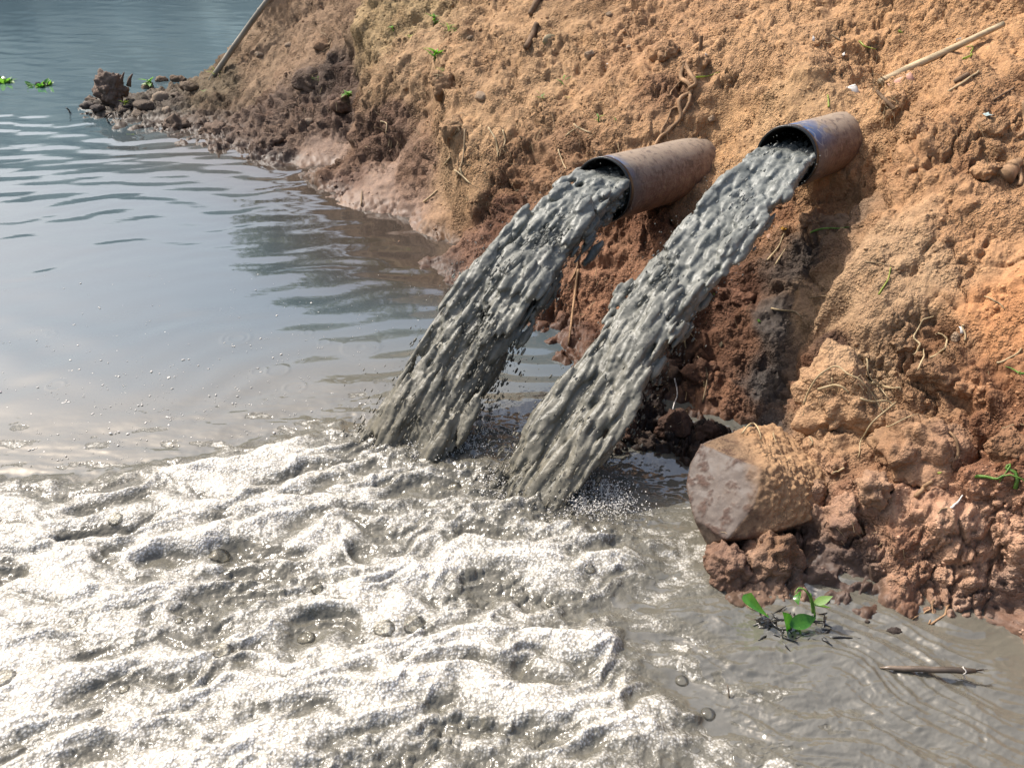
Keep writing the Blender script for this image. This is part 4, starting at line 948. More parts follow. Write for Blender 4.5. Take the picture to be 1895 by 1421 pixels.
# bark sticks, roots
BS = [([(1002, -14), (992, 8), (980, 30)], 13, 11, M_BARK, 'thick bark strip at the top edge of the slope'), ([(993, 48), (985, 68), (972, 92)], 12, 10, M_BARK, 'short flat bark strip lying below the bark strip at the top edge'),
      ([(1297, 60), (1295, 75), (1294, 94, -.01)], 7, 7, M_BARK, 'short brown stub standing up beside the clods above the hanging roots'), ([(1655, 205), (1640, 190), (1622, 170)], 8, 6, M_BARK, 'dark stick poking out over the buried end of the shorter pipe'),
      ([(1755, 170), (1785, 152), (1800, 138, .01), (1816, 128, .015)], 5, 4, M_STRAW, 'forked pale twig right of the middle of the long cane'), ([(1765, 155), (1790, 140)], 10, 9, M_BARK, 'stubby bark chip under the forked pale twig'),
      ([(1838, 186), (1858, 174), (1876, 162, .01)], 4, 4, M_BARK, 'thin straight twig near the right edge above the earth slab'), ([(1855, 334), (1872, 314, .012), (1892, 298, .02)], 19, 17, M_ROOT, 'thick broken root stub at the right edge'),
      ([(1893, 190), (1899, 220, .02), (1893, 250, .02)], 8, 7, M_ROOT, 'curved root crossing the right edge above the thick root stub'), ([(1885, 345), (1890, 320, .02), (1899, 300, .02)], 8, 8, M_ROOT, 'thin root behind the thick root stub'),
      ([(1693, 920), (1710, 900, .01), (1724, 890, .01)], 9, 7, M_ROOT, 'short reddish twig stuck in a dark crack of the clay face'), ([(1756, 800), (1770, 822, .01), (1767, 858, .01)], 5, 6, M_ROOT, 'bent root dangling under the rounded brown clod'),
      ([(1380, 1112), (1400, 1130, .01), (1418, 1146, .012)], 7, 7, M_CANE, 'tan broken stalk slanting over the floating plant debris'), ([(1688, 1146), (1706, 1138, .006), (1722, 1132, .01)], 3, 3, M_ROOT, 'thin root reaching from the clay into the grey water, left one of three'),
      ([(1718, 1156), (1726, 1140, .01), (1722, 1110, .01)], 3, 4, M_ROOT, 'thin root reaching from the clay into the grey water, middle one of three'), ([(1722, 1156), (1742, 1144, .01), (1750, 1120, .01)], 4, 4, M_ROOT, 'thin root reaching from the clay into the grey water, right one of three'),
      ([(860, 240), (858, 290), (846, 330)], 4, 3, M_STRAW2, 'fibrous root hanging down the middle earth face'), ([(1062, 470), (1070, 490), (1056, 520)], 4, 3, M_ROOT, 'fibrous root on the soil wall between the two streams'),
      ([(1070, 500), (1062, 560), (1052, 640)], 6, 4, M_ROOT, 'orange root strand down the soil between the two streams'), ([(1248, 700), (1252, 730, .01), (1244, 760, .01)], 3, 2, M_LIT, 'blue-grey thread hanging in the dark hollow right of the right stream'),
      ([(1290, 660), (1310, 690), (1300, 745)], 3, 3, M_STRAW2, 'thin root in the dark hollow above the wet boulder')]
for pts, w0, w1, mt, lb in BS: stalk('root' if 'root' in lb else 'stick', pts if 'stub standing' not in lb else [hit(1295, 93)[0]+Vector(q_) for q_ in ((0, 0, -.02), (.002, 0, .03), (.001, .004, .062))], w0, w1, mt, lb, 'root' if 'root' in lb else ('thread' if 'thread' in lb else 'stick'), None, .5, 7)
rt = empty('hanging_roots', hit(1260, 108)[0], 'pair of brown roots hanging down the slope towards the longer pipe', 'roots')
for pts, w0, w1 in (([(1258, 104, .02), (1263, 140, .03), (1268, 172, .03), (1262, 200, .02), (1245, 225, .02), (1225, 252, .01), (1206, 274)], 8, 5), ([(1268, 106, .02), (1274, 145, .02), (1277, 170, .02), (1268, 200, .015), (1255, 215, .01)], 7, 5),
                    ([(1250, 192, .01), (1238, 205, .01), (1228, 230, .005), (1222, 262)], 4, 3), ([(1262, 150, .01), (1244, 168, .01), (1232, 178)], 3, 2), ([(1245, 222, .01), (1238, 244, .01), (1240, 262)], 4, 2)):
    o, P_, rad = stalk('root_strand', [(q_[0], q_[1], (q_[2] if len(q_) > 2 else 0)+.022) for q_ in pts], w0*1.15, w1*1.15, M_ROOT, None, None, parent=rt)
# single straws that can be told apart
SW = [([(1490, 752, .01), (1515, 700, .02), (1545, 682, .025), (1575, 695, .02), (1598, 716, .02), (1636, 775, .01)], 4, 'long straw arching over the straw-covered clod', 0),
      ([(1601, 668, .02), (1612, 700, .025), (1644, 746, .01)], 4, 'yellowish straw crossing beside the pellet heap', 0), ([(1522, 716, .02), (1560, 710, .02), (1575, 724, .01)], 5, 'broad flat straw on top of the straw-covered clod', 0),
      ([(1590, 742, .015), (1640, 748, .015), (1655, 760, .01)], 5, 'straight straw on the right shoulder of the straw-covered clod', 0), ([(1610, 712, .01), (1650, 716, .015), (1668, 720, .01)], 4, 'short level straw right of the pellet heap', 0),
      ([(1655, 750, .01), (1620, 780, .02), (1598, 810, .02), (1586, 850, .01)], 4, 'long dangling straw down the gap between the two big clods', 0), ([(1545, 695, .02), (1556, 722, .02)], 3, 'short upright straw at the peak of the straw-covered clod', 0),
      ([(1692, 660, .01), (1702, 640, .015), (1696, 620, .015), (1706, 600, .015), (1725, 590, .01)], 5, 'curled whitish straw on the right slope', 0), ([(1700, 686, .01), (1712, 668, .015), (1706, 650, .01)], 4, 'short curled straw under the curled whitish straw', 0),
      ([(1722, 660, .01), (1745, 645, .015), (1750, 625, .015), (1738, 620, .01)], 5, 'hooked pale straw beside the oval stone', 0), ([(1784, 630, .01), (1786, 610, .02), (1784, 594, .02)], 4, 'small upright straw by the white scrap', 0),
      ([(1843, 676, .01), (1870, 660, .015), (1894, 644, .015)], 5, 'straight straw slanting at the right edge', 0), ([(1826, 545, .01), (1846, 562, .01), (1852, 572, .01)], 3, 'thin straw on the orange slope at right', 0),
      ([(1372, 805, .005), (1392, 790, .02), (1404, 816, .01)], 4, 'bent straw on the top left corner of the boulder', 0), ([(1428, 805, .01), (1432, 822, .01)], 3, 'tiny straw on the crumbs of the boulder', 0),
      ([(1560, 866, .01), (1546, 874, .01), (1540, 878, 0)], 4, 'pale twig in the gap right of the boulder', 0), ([(1500, 800, .015), (1502, 820, .01), (1500, 830, .01)], 4, 'whitish straw hanging in front of the straw-covered clod', 0),
      ([(1640, 795, .01), (1672, 776, .015), (1710, 766, .01)], 3, 'fine straw on top of the rounded brown clod', 0), ([(1766, 940, .01), (1780, 932, .015), (1784, 922, .01)], 5, 'white curled shred on the red clay', 2),
      ([(1732, 948, .005), (1744, 940, .01), (1760, 945, .01)], 3, 'thin root loop on the red clay', 1), ([(1600, 480, .01), (1652, 492, .005)], 3, 'fine straw at the top of the smooth dusty slope', 1),
      ([(1622, 545, .005), (1640, 520, .01), (1650, 492, .01)], 3, 'yellow-green straw on the smooth dusty slope', 3), ([(1500, 552, .01), (1530, 544, .01)], 3, 'thin straw over the burrow', 1),
      ([(1430, 570, .01), (1465, 574, .01), (1480, 582, .01)], 4, 'curled pale bark shred over the wet mud streak', 0), ([(1258, 600, .01), (1268, 625, .01), (1266, 645, .01)], 4, 'orange straw in the dark soil beside the right stream', 0),
      ([(1425, 480, .01), (1440, 455, .015), (1452, 432, .015)], 4, 'pair of yellow straws below the yellow flower', 0), ([(1436, 486, .01), (1448, 462, .01)], 3, 'shorter yellow straw below the yellow flower', 0),
      ([(903, 235, .01), (915, 262, .015), (922, 290, .01)], 4, 'pale straw hanging over the middle earth face', 0), ([(848, 315, .01), (855, 330, .012), (866, 338, .01)], 5, 'thick pale straw at the foot of the middle earth face', 0),
      ([(930, 240, .01), (936, 262, .012), (932, 275, .01)], 4, 'curved straw in the straw mat left of the longer pipe', 0), ([(1060, 230, .01), (1085, 240, .01), (1096, 246, .005)], 4, 'straight straw above the mouth of the longer pipe', 0),
      ([(1045, 250, .01), (1070, 232, .01)], 4, 'straw slanting left of the green sprig above the longer pipe', 0), ([(1030, 275, .01), (1042, 300, .01), (1048, 312, .005)], 3, 'thin straw hanging left of the longer pipe', 0),
      ([(704, 226, .01), (716, 228, .01), (714, 246, .005)], 3, 'small hooked straw on the dark soil of the left bank', 0), ([(785, 372, .01), (806, 352, .01)], 4, 'straw on the shiny mud flat', 0),
      ([(840, 315, .01), (868, 340, .01)], 4, 'straw crossing the foot of the earth face', 0), ([(820, 306, .01), (832, 292, .01)], 5, 'short thick straw near the earth face', 0),
      ([(668, 380, .004), (668, 350, .01)], 3, 'thin upright stalk on the mud flat', 1), ([(905, 520, .01), (912, 490, .02), (906, 462, .02)], 3, 'wispy straw left of the left stream', 0), ([(918, 518, .01), (928, 495, .02)], 3, 'shorter wispy straw left of the left stream', 0),
      ([(1540, 62, .01), (1560, 76, .01)], 3, 'short straw near the lime grass blade', 1), ([(1850, 790, .01), (1870, 786, .01), (1895, 790, .01)], 4, 'level straw on the smooth pale clod at the right edge', 1)]
M_SS = (M_STRAW, M_STRAW2, M_LIT, M_LEAF3)
for pts, w, lb, mi in SW: stalk('straw' if mi != 2 else 'shred', pts, w, w*.6, M_SS[mi], lb, 'straw' if mi != 2 else 'litter', 'single straws on the bank' if mi != 2 else None, .4, 5)
# uncountable fine straw
def straw_mats():
    rs = np.random.RandomState(5); mb = MB(); mb2 = MB()
    zones = [(940, 290, 70, 55, 200), (850, 250, 40, 60, 110), (880, 330, 50, 40, 110), (1060, 250, 55, 40, 90), (700, 80, 50, 60, 110), (760, 130, 60, 50, 70), (820, 60, 70, 40, 70), (1570, 710, 60, 30, 60), (1620, 190, 40, 25, 70), (730, 250, 60, 40, 60), (560, 60, 60, 40, 40),
             (1700, 640, 90, 50, 30), (1300, 600, 60, 80, 40), (1450, 830, 60, 20, 14), (1600, 980, 150, 60, 40), (1250, 740, 40, 40, 40), (1400, 60, 300, 50, 50), (620, 170, 50, 30, 40), (900, 480, 40, 20, 14), (1080, 560, 40, 60, 20), (1800, 300, 80, 120, 26)]
    for zu, zv, su, sv, n in zones:
        for _ in range(n):
            u, v = zu+rs.normal()*su*.7, zv+rs.normal()*sv*.7
            p, nn = hit(u, v)
            if p.z < .02: continue
            a = rs.uniform(0, 6.28) if rs.rand() < .5 else rs.normal(-1.3, .5); d = Vector((math.cos(a), -.2*abs(math.sin(a)), math.sin(a))); d = (d-nn*d.dot(nn)*.85).normalized()
            l_ = rs.uniform(.012, .06)*(p.y/3.5)**.6; k = rs.normal()*.25; sd_v = nn.cross(d)*k
            P_ = [p+nn*.002, p+d*l_*.5+sd_v*l_*.4+nn*.006*rs.rand(), p+d*l_+sd_v*l_*rs.uniform(-.3, 1)+nn*.012*rs.rand()]
            (mb if rs.rand() < .5 else mb2).tube(P_, [.0011*(p.y/3.)**.8]*3, 3, False)
    o = mb.build('straw_litter', M_STRAW); tag(o, 'fine pale bits of straw and rootlets matted over the soil', 'straw litter', kind='stuff')
    o = mb2.build('root_litter', M_STRAW2); tag(o, 'fine brown rootlets sticking out of the soil everywhere', 'rootlets', kind='stuff')
straw_mats()

# ================================================================== PLANTS, LEAVES, LITTER
def leaf(name, base, d, length, width, mat, parent=None, droop=.3, fold=.25, nseg=7, roll=0., rounded=.6, tipup=0.):
    """a leaf blade starting at base in direction d"""
    d = Vector(d).normalized(); side = d.cross(Vector((0, 0, 1)));
    if side.length < .1: side = Vector((1, 0, 0))
    side.normalize(); side = Matrix.Rotation(roll, 3, d) @ side; nr = side.cross(d)
    pts = []; ws = []; sides = []
    for i in range(nseg+1):
        t = i/nseg; pts.append(base+d*length*t+Vector((0, 0, -droop*length*t*t))+nr*tipup*length*t*t); ws.append(width/2*max(.04, (math.sin(math.pi*min(1, t*.96+.04)**rounded))))
    mb = MB(); mb.strip(pts, ws, side, fold, nr); return mb.build(name, mat, parent)
def sprig(name, u, v, hpx, wpx, n, mat, label, cat='plant', group=None, thin=.18, lift=.0, seed=1, stem=True, water=False, flat=.5):
    p, nn = (at_z(u, v, .005), Vector((0, 0, 1))) if water else hit(u, v)
    h = px_size(hpx, p); w = px_size(wpx, p); rt = empty(name, p, label, cat, group); rs = random.Random(seed)
    if stem:
        mb = MB(); mb.tube([Vector((0, 0, -.005)), Vector((rs.uniform(-.1, .1)*w, 0, h*.5))], [h*.05+.001, h*.03+.0005], 5); mb.build('stem', mat, rt)
    for k in range(n):
        a = 2*math.pi*k/n+rs.uniform(-.4, .4); el = rs.uniform(.25, 1.25)*(1.2-flat); ln = rs.uniform(.7, 1.1)*math.hypot(w*.5*math.cos(el), h*math.sin(el))
        d = Vector((math.cos(a)*math.cos(el), math.sin(a)*math.cos(el)*.8, math.sin(el))); b = Vector((rs.uniform(-.12, .12)*w, rs.uniform(-.1, .1)*w, rs.uniform(0, .4)*h))
        leaf('leaf', b, d, ln, max(.0025, ln*thin), mat, rt, rs.uniform(.1, .5), .3, 5, rs.uniform(-.4, .4))
    return rt
for a in [(806, 112, 36, 46, 12, M_LEAF2, 'leafy green sprig in the grass patch on the upper middle slope', .3, 3), (805, 45, 34, 30, 9, M_LEAF2, 'taller green sprig near the top of the middle slope', .22, 4), (728, 58, 18, 22, 6, M_LEAF2, 'tiny two-leaved seedling left of the taller green sprig', .45, 5),
          (760, 72, 10, 44, 6, M_LEAF3, 'low yellow-green blades in the grass patch', .08, 6), (836, 60, 26, 60, 16, M_LEAF2, 'wispy green grass tuft right of the taller green sprig', .05, 7), (815, 134, 14, 30, 8, M_LEAF2, 'thin grass tuft under the leafy green sprig', .06, 8),
          (645, 178, 16, 34, 8, M_LEAF2, 'small green-leaved plant at the foot of the left earth step', .4, 9), (589, 150, 16, 34, 7, M_LEAF2, 'wispy grass tuft on the dark mud slab of the headland', .06, 10),
          (1043, 158, 34, 14, 5, M_LEAF2, 'upright bent grass shoot on the middle slope', .13, 11), (1002, 182, 16, 30, 6, M_LEAF2, 'small spreading grass seedling on the middle slope', .12, 12), (1048, 184, 18, 10, 3, M_LEAF3, 'yellowish shoot beside the spreading grass seedling', .15, 13),
          (1108, 226, 26, 16, 4, M_LEAF2, 'green sprig in the straw above the longer pipe', .25, 14), (1140, 224, 10, 24, 4, M_LEAF2, 'flat green seedling right of the sprig above the longer pipe', .18, 15),
          (788, 270, 26, 12, 5, M_STRAW2, 'dull dry grass clump on the dark left bank', .08, 16), (275, 158, 20, 36, 9, M_LEAF2, 'bright green plant behind the stones of the spit', .45, 17), (233, 196, 16, 26, 7, M_LEAF3, 'small yellow-green plant on the muddy spit', .3, 18),
          (398, 140, 22, 40, 12, M_LEAF3, 'pale grass tuft at the foot of the leaning pole', .08, 19), (376, 172, 12, 14, 5, M_LEAF2, 'dim green tuft below the leaning pole', .2, 20), (1315, 553, 6, 14, 4, M_LEAF2, 'tiny round-leaved seedling in the dark soil by the right stream', .8, 21),
          (1403, 596, 8, 10, 4, M_LEAF2, 'tiny bright seedling at the edge of the wet mud streak', .7, 22), (1886, 692, 8, 34, 5, M_LEAF2, 'green grass seedling at the right edge above the slope clods', .14, 23), (1322, 545, 6, 10, 3, M_LEAF2, 'second tiny seedling just above the round-leaved one', .8, 24)]:
    sprig('plant', a[0], a[1], a[2], a[3], a[4], a[5], a[6], 'plant', 'small plants growing on the bank', a[7], seed=a[8], stem=a[7] > .2)
# lone grass blades
for pts, w, lb in [([(1500, 428, .01), (1535, 421, .02), (1574, 420, .015)], 4, 'long curved green blade in the shade below the shorter pipe'), ([(1588, 76, .01), (1600, 86, .012), (1622, 93, .01)], 4, 'curved lime blade on the upper slope'),
                   ([(1794, 100, .03), (1796, 86, .04), (1797, 70, .045)], 4, 'upright lime blade crossing the long cane'), ([(1662, 57, .01), (1674, 58, .01)], 5, 'short lime leaf near the top of the slope'), ([(1280, 143, .01), (1305, 140, .012), (1328, 134, .01)], 4, 'lime blade right of the hanging roots'),
                   ([(1800, 895, .03), (1850, 892, .05), (1895, 896, .05)], 6, 'long green grass blade reaching in from the right edge over the red clay'), ([(1895, 894, .05), (1878, 884, .06), (1866, 872, .06)], 8, 'shorter green blade rising from the long one at the right edge'),
                   ([(1734, 876, .005), (1745, 872, .01)], 5, 'tiny yellow-green leaf on the clay under the rounded clod'), ([(1532, 196, .01), (1535, 186, .015), (1531, 180, .015)], 4, 'small yellow curl on the crumbs over the shorter pipe'), ([(1895, 688, .01), (1866, 683, .02)], 5, 'lone green blade pointing left at the right edge')]:
    stalk('grass_blade', pts, w, 1.2, M_LEAF3 if 'lime' in lb or 'yellow' in lb else M_LEAF2, lb, 'grass blade', 'lone grass blades', .4, 5)
# litter: thin bent scraps and dry leaves
def scrap(name, u, v, wpx, hpx, ang, mat, label, cat, curl=.3, seed=0, group=None, th=.0008):
    p, n = hit(u, v); w = px_size(wpx, p); h = px_size(hpx, p)*1.5; rs = random.Random(seed)
    ex = Vector((math.cos(ang), .15, math.sin(ang))); ex = (ex-n*ex.dot(n)).normalized(); ey = n.cross(ex)
    nu, nv_ = 8, 5; V_ = []; F_ = []
    for s_ in (0, 1):
        for i in range(nu):
            for j in range(nv_):
                x = i/(nu-1)-.5; y = (j/(nv_-1)-.5)*(1-.75*abs(2*x)**2.2 if 'leaf' in name else 1-.25*mnoise.noise(Vector((x*3, seed, 0)))); 
                V_.append(ex*x*w+ey*y*h+n*(.004+curl*h*(y*y*2+.35*x*x+.25*mnoise.noise(Vector((x*3+seed, y*3, 1))))-s_*th))
    g = nu*nv_
    for i in range(nu-1):
        for j in range(nv_-1):
            a = i*nv_+j; F_ += [(a, a+nv_, a+nv_+1, a+1), (g+a+1, g+a+nv_+1, g+a+nv_, g+a)]
    bd = [i*nv_ for i in range(nu)]+[(nu-1)*nv_+j for j in range(1, nv_)]+[i*nv_+nv_-1 for i in range(nu-2, -1, -1)]+[j for j in range(nv_-2, 0, -1)]
    for i in range(len(bd)): a, b = bd[i], bd[(i+1) % len(bd)]; F_.append((b, a, g+a, g+b))
    mb = MB(); mb.add(V_, F_); o = mb.build(name, mat); o.location = p; tag(o, label, cat, group)
scrap('leaf_litter', 1018, 74, 28, 14, .35, M_DRYLEAF2, 'grey curled dry leaf high on the middle slope', 'dry leaf', .4, 1)
for a in [('paper_scrap', 1124, 120, 24, 8, .3, M_LIT, 'white scrap on the slope below the grey dry leaf', 'litter'), ('paper_scrap', 1394, 178, 26, 12, -.45, M_LIT, 'white crumpled scrap on the sand between the two pipes', 'litter'),
          ('paper_scrap', 1572, 168, 34, 14, .35, M_LIT, 'largest white scrap, just above the shorter pipe', 'litter'), ('paper_scrap', 1513, 74, 20, 9, -.9, M_LIT, 'short white sliver standing on the upper slope', 'litter'),
          ('bark_chip', 1535, 76, 24, 12, .5, M_BARK, 'dark bark chip beside the short white sliver', 'bark chip'), ('paper_scrap', 1556, 102, 14, 5, -.3, M_LIT, 'tiny white sliver right under the bark chip', 'litter'),
          ('plastic_scrap', 1778, 77, 14, 10, .2, M_TAR, 'dark shiny scrap above the long cane', 'litter'), ('plastic_scrap', 1828, 216, 12, 10, .8, simple_mat('blue_grey_plastic', (.36, .44, .42), .3), 'blue-grey plastic bit near the upper right edge', 'litter'),
          ('paper_scrap', 1790, 609, 24, 9, -.2, M_LIT, 'white scrap beside the oval stone on the right slope', 'litter'), ('pink_rag', 1668, 150, 44, 12, .35, simple_mat('pink_rag', (.55, .30, .22), .7), 'pink shred of bark or rag under the lower end of the long cane', 'litter'),
          ('leaf_litter', 1393, 466, 22, 14, -1.0, M_DRYLEAF, 'pinkish dry leaf on the dark soil below the shorter pipe', 'dry leaf'), ('leaf_litter', 1322, 641, 34, 12, .15, M_DRYLEAF2, 'buff dry leaf on the dark wet soil by the right stream', 'dry leaf'),
          ('leaf_litter', 1428, 436, 18, 12, 1.2, M_DRYLEAF, 'small pink leaf left of the yellow flower', 'dry leaf'), ('leaf_litter', 1535, 388, 30, 10, .4, M_DRYLEAF2, 'grey leaf in the shade under the shorter pipe', 'dry leaf'),
          ('leaf_litter', 905, 358, 20, 14, -.3, M_DRYLEAF, 'pinkish leaf at the foot of the straw mat', 'dry leaf'), ('leaf_litter', 1600, 600, 12, 6, .3, M_DRYLEAF2, 'small curled leaf right of the burrow', 'dry leaf'),
          ('paper_scrap', 1311, 103, 14, 4, -.5, M_LIT, 'tiny white sliver right of the clods above the hanging roots', 'litter')]:
    scrap(*a, seed=int(a[1]) % 50)
# yellow flower
p, n = hit(1449, 427); rt = empty('yellow_flower', p, 'small yellow-orange flower head below the mouth of the shorter pipe', 'flower')
M_YEL = simple_mat('yellow_petal', (.62, .34, .03), .6, .2)
for k in range(8):
    a = k*math.pi/4; leaf('petal', Vector((0, 0, .006)), (math.cos(a), math.sin(a)-.3, .5), .014, .010, M_YEL, rt, .2, .1, 4)
V_, F_ = ICO2; o = link('flower_centre', npmesh('flower_centre', V_*.006, F_), simple_mat('flower_centre', (.30, .15, .03), .8), rt); o.location = (0, -.004, .010)
# floating water plants far out on the lake
def floater(u, v, wpx, seed, label):
    p = at_z(u, v); w = px_size(wpx, p); rt = empty('floating_plant', p, label, 'water plant', 'water plants floating on the lake'); rs = random.Random(seed)
    for k in range(26):
        a = rs.uniform(0, 6.28); r = w*.38*math.sqrt(rs.random()); b = Vector((r*math.cos(a), r*math.sin(a)*.7, 0)); el = rs.uniform(.3, 1.2)
        d = Vector((math.cos(a)*math.cos(el), math.sin(a)*math.cos(el), math.sin(el))); leaf('leaf', b, d, rs.uniform(.05, .11), rs.uniform(.035, .055), M_LEAF if k % 3 else M_LEAF2, rt, .3, .15, 5, rs.uniform(-.5, .5))
    mb = MB()
    for k in range(20): a = rs.uniform(0, 6.28); r = w*.4*math.sqrt(rs.random()); mb.tube([(r*math.cos(a), r*.6*math.sin(a), -.02), (r*math.cos(a)*.8, r*.5*math.sin(a), .03)], [.008, .004], 5)
    mb.build('stalks', M_DARK, rt)
floater(75, 160, 48, 1, 'rounder clump of green floating water plants, the right one of two')
floater(8, 153, 34, 2, 'clump of green floating water plants cut by the left edge')
# uprooted hyacinth at the water's edge, lower right
pc = at_z(1462, 1168, .0); rt = empty('uprooted_plant', pc, 'glossy green uprooted water plant lying in the grey water at the clay bank', 'water plant')
def rel(u, v, y): return at_y(u, v, y)-pc
big_ = [((1462, 1170, 1.66), (1452, 1128, 1.70), .052, .034, 0., .35), ((1468, 1168, 1.66), (1512, 1142, 1.665), .052, .026, .5, .15)]
leaf('leaf', rel(1456, 1172, 1.650), rel(1450, 1118, 1.665)-rel(1456, 1172, 1.650), .085, .060, M_LEAF, rt, .25, .35, 10, .2, .7)
leaf('leaf', rel(1462, 1158, 1.655), rel(1512, 1138, 1.675)-rel(1462, 1158, 1.655), .076, .040, M_LEAF, rt, .1, .45, 10, .6, .8)
leaf('leaf', rel(1506, 1118, 1.685), rel(1534, 1106, 1.69)-rel(1506, 1118, 1.685), .052, .024, M_LEAF2, rt, .0, .2, 8, .3, .8)
leaf('leaf', rel(1506, 1120, 1.685), rel(1536, 1122, 1.69)-rel(1506, 1120, 1.685), .050, .022, M_LEAF2, rt, .1, .2, 8, -.3, .8)
leaf('leaf', rel(1476, 1098, 1.70), rel(1482, 1106, 1.66)-rel(1476, 1092, 1.70), .030, .026, M_LEAF, rt, .7, .3, 7, .8, .7)
for pts in ([(1504, 1134, 1.68), (1500, 1108, 1.69), (1490, 1092, 1.695), (1478, 1088, 1.70), (1472, 1098, 1.69)], [(1508, 1140, 1.675), (1506, 1120, 1.685), (1500, 1098, 1.69)], [(1478, 1160, 1.65), (1482, 1176, 1.645), (1474, 1184, 1.64)]):
    mb = MB(); P_ = smooth_line([rel(*q) for q in pts], 4); mb.tube(P_, [.0032-.0016*i/len(P_) for i in range(len(P_))], 6); mb.build('stalk', M_LEAF2, rt)
mb = MB(); rs = random.Random(4)
for k in range(110):
    b = Vector((rs.uniform(-.07, .08), rs.uniform(-.03, .035), .004)); d = Vector((rs.gauss(0, .03), rs.gauss(0, .02), rs.uniform(-.004, .012))); mb.tube([b, b+d*.6+Vector((0, 0, .003)), b+d*1.3], [.0042, .0034, .0012], 4)
mb.build('black_roots', simple_mat('black_roots', (.022, .020, .018), .3, .3, 40, .001, .5), rt)
o = link('mud_crust', clod_mesh('mud_crust', .062, .04, .016, 41, 4, 1., .5), simple_mat('wet_crust', (.07, .06, .05), .25, .3, 60, .002, .5), rt); o.location = rel(1412, 1156, 1.68)
p = at_y(1386, 1078, 1.80); rt2 = leaf('fallen_leaf', Vector((0, 0, 0)), at_y(1418, 1130, 1.72)-p, .088, .064, M_LEAF, None, -.15, -.5, 10, -.5, .45); rt2.location = at_y(1390, 1096, 1.735); tag(rt2, 'single curled glossy green leaf lying against the clay left of the uprooted plant', 'leaf')
for u, v, w in ((1656, 1168, 30), (1604, 1150, 10), (1606, 1131, 10), (1626, 1141, 7)):
    o = link('mud_lump', clod_mesh('mud_lump', px_size(w, at_z(u, v)), px_size(w, at_z(u, v))*.6, px_size(w, at_z(u, v))*.5, u, 3, 1., .3), M_DARK); o.location = at_z(u, v, .001)
    tag(o, {1656: 'largest dark lump awash in the grey water off the clay bank', 1604: 'small dark lump awash nearer to the water plant', 1606: 'small dark lump awash close under the clay bank', 1626: 'tiniest dark lump awash in the grey water'}[u], 'mud lump', 'dark lumps awash by the clay bank')
# twigs standing in the lake by the spit
for pts, lb in (([at_z(200, 226, -.01), at_z(198, 220, .05), at_z(203, 212, .08)], 'thin dark twig standing in the water left of the headland'), ([at_z(218, 232, -.01), at_z(220, 226, .03), at_z(224, 222, .04)], 'short dark twig in the water right of the thin one'), ([at_z(129, 208, -.01), at_z(127, 204, .03), at_z(122, 200, .05)], 'tiny dark twig in the open water left of the spit'),
                ([at_z(1348, 1296, -.01), at_z(1349, 1285, .01), at_z(1346, 1266, .03)], 'thin dark twig standing in the foam edge at lower right')):
    stalk('twig', pts, 4, 2, M_WETSTICK, lb, 'twig')
# big bubbles on the foam
m, nt, P = mat_new('bubble_film'); gl = N(nt, 'ShaderNodeBsdfGlossy'); gl.inputs['Roughness'].default_value = .04; tr = N(nt, 'ShaderNodeBsdfTransparent'); tr.inputs[0].default_value = (.93, .92, .88, 1)
fr = N(nt, 'ShaderNodeFresnel'); fr.inputs[0].default_value = 1.45; mx = N(nt, 'ShaderNodeMixShader'); L(nt, math_(nt, 'MULTIPLY', fr.outputs[0], .8, clamp=True), mx.inputs[0]); L(nt, tr.outputs[0], mx.inputs[1]); L(nt, gl.outputs[0], mx.inputs[2]); L(nt, mx.outputs[0], nt.nodes['Material Output'].inputs[0])
M_BUB = m
BB = [(765, 1156, 27, 'largest clear dome bubble in the middle of the foam'), (712, 1160, 22, 'bubble dome touching the largest one on its left'), (404, 1028, 21, 'wide pale bubble dome on the left of the foam'), (214, 958, 15, 'grey bubble dome in the upper left foam'), (412, 1204, 22, 'bubble dome in the lower left foam'),
      (588, 1086, 13, 'small bubble dome above the brown hollow in the left foam'), (568, 1182, 20, 'brownish bubble dome right of the lower left one'), (8, 1255, 24, 'bubble dome at the left edge of the foam'), (1018, 1118, 9, 'bead-like bubble at the right edge of the foam'), (1262, 1258, 13, 'round bubble on the outer tongue of foam'),
      (1310, 1320, 16, 'bubble at the tip of the outer foam tongue'), (232, 1276, 12, 'little round bubble low in the left foam'), (842, 900, 14, 'bubble dome close to the foot of the left stream'), (1090, 1050, 12, 'bubble at the inner foam edge under the right stream'), (330, 1150, 10, 'small bubble in the left middle foam')]
foam_o_bvh = foam_o; bpy.context.view_layer.update()
for u, v, r, lb in BB:
    d = Vector(ray(u, v)).normalized(); ok, p, n, i = foam_o.ray_cast(Vector((0, 0, H)), d)
    if not ok: p = at_z(u, v)
    V_, F_ = SPH[4]; rr_ = px_size(r, p); o = link('bubble', npmesh('bubble', V_*np.array((1, 1, .8))*rr_, F_), M_BUB); o.location = p+Vector((0, 0, -rr_*.35)); tag(o, lb, 'bubble', 'large bubbles in the foam')
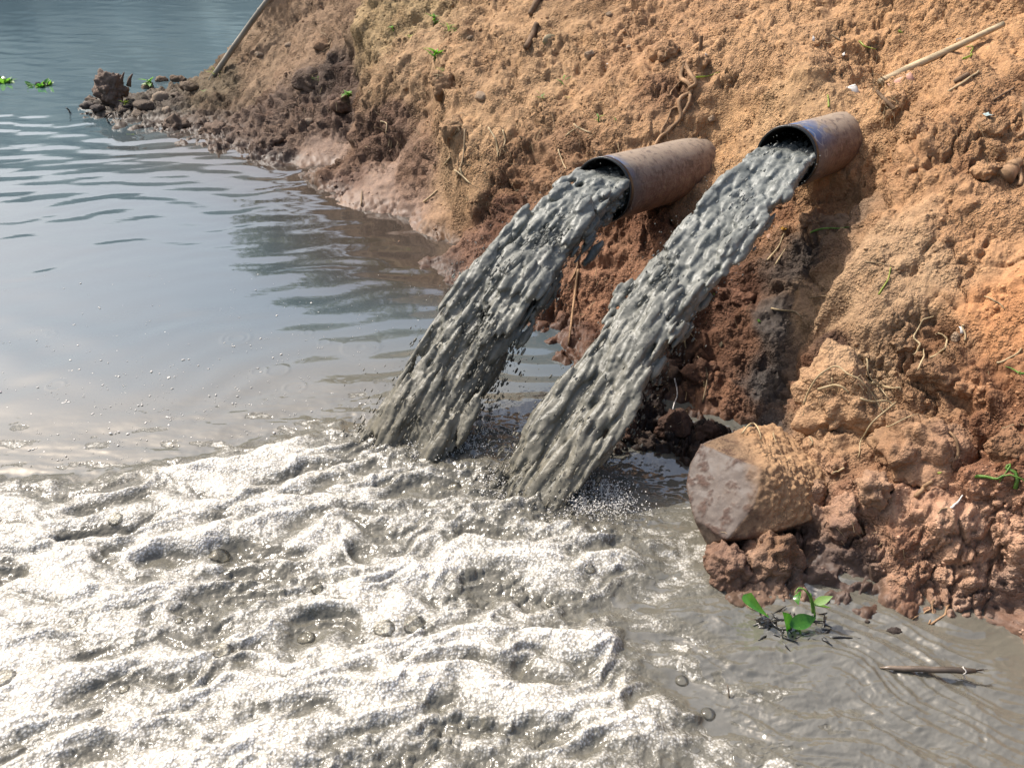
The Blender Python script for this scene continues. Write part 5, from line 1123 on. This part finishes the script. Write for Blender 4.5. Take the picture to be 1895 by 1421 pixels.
# foam flecks drifting on the calm water
def flecks():
    rs = np.random.RandomState(31); items = []
    for _ in range(900):
        v = 480+380*rs.rand()**.55; u = rs.uniform(-40, 860); p = at_z(u, v, .0008)
        if zbase([p.x], [p.y])[0] > -.03: continue
        if mnoise.noise(p*1.5) < -.1 and rs.rand() < .6: continue
        r = .0014+.0042*rs.rand()**5; a = rs.rand()*3
        for _k in range(1 if rs.rand() < .85 else 3): items.append((np.array(p)+np.array((rs.normal()*.006*_k, rs.normal()*.004*_k, 0)), (math.cos(a), math.sin(a), 0), r*(1+.8*rs.rand()), r))
    V_, F_ = blobs(items, ICO1); V_[:, 2] = .0008+(V_[:, 2]-.0008)*.35
    o = link('foam_flecks', npmesh('foam_flecks', V_, F_), M_LIT); tag(o, 'tiny white flecks of foam drifting on the calm water', 'foam flecks', kind='stuff')
flecks()

# a shrub on top of the bank, above the picture: the lake mirrors it along the shore
def shrub(loc, spots, label, seed):
    rt = empty('shrub', loc, label, 'shrub', 'shrubs on top of the bank'); rs = random.Random(seed); st = MB(); V_ = []; F_ = []
    for cx, cy, cz, rx, ry, rz, n in spots:
        st.tube(smooth_line([Vector((rs.uniform(-.1, .1), 0, -.15)), Vector((cx*.3, cy*.3, cz*.5)), Vector((cx*.8, cy*.8, cz*.9)), Vector((cx, cy, cz+rz*.5))], 4), [.022-.0014*i for i in range(13)], 6)
        for _ in range(n):
            d = Vector((rs.gauss(0, 1), rs.gauss(0, 1), rs.gauss(0, 1))).normalized()*rs.random()**.45
            c = Vector((cx+d.x*rx, cy+d.y*ry, cz+d.z*rz)); a = Vector((rs.gauss(0, 1), rs.gauss(0, 1), rs.gauss(0, .5))).normalized(); b = a.cross(Vector((rs.gauss(0, 1), rs.gauss(0, 1), rs.gauss(0, 1)))).normalized()
            k = len(V_); l_ = rs.uniform(.03, .06); V_ += [c-a*l_, c+b*l_*.35, c+a*l_, c-b*l_*.35]; F_.append((k, k+1, k+2, k+3))
    st.build('stems', M_BARK, rt); link('foliage', npmesh('foliage', [tuple(p) for p in V_], F_), leaf_mat('olive_foliage', (.11, .095, .03), (.16, .12, .05), .7), rt)
shrub(Vector((-1.55, 8.5, 1.2)), [(-.75, -.1, .35, .5, .4, .36, 1500), (-.3, 0, .75, .55, .4, .4, 1500), (.3, .1, .9, .5, .4, .45, 1300)], 'olive shrub leaning out over the lake from the top of the left headland', 3)
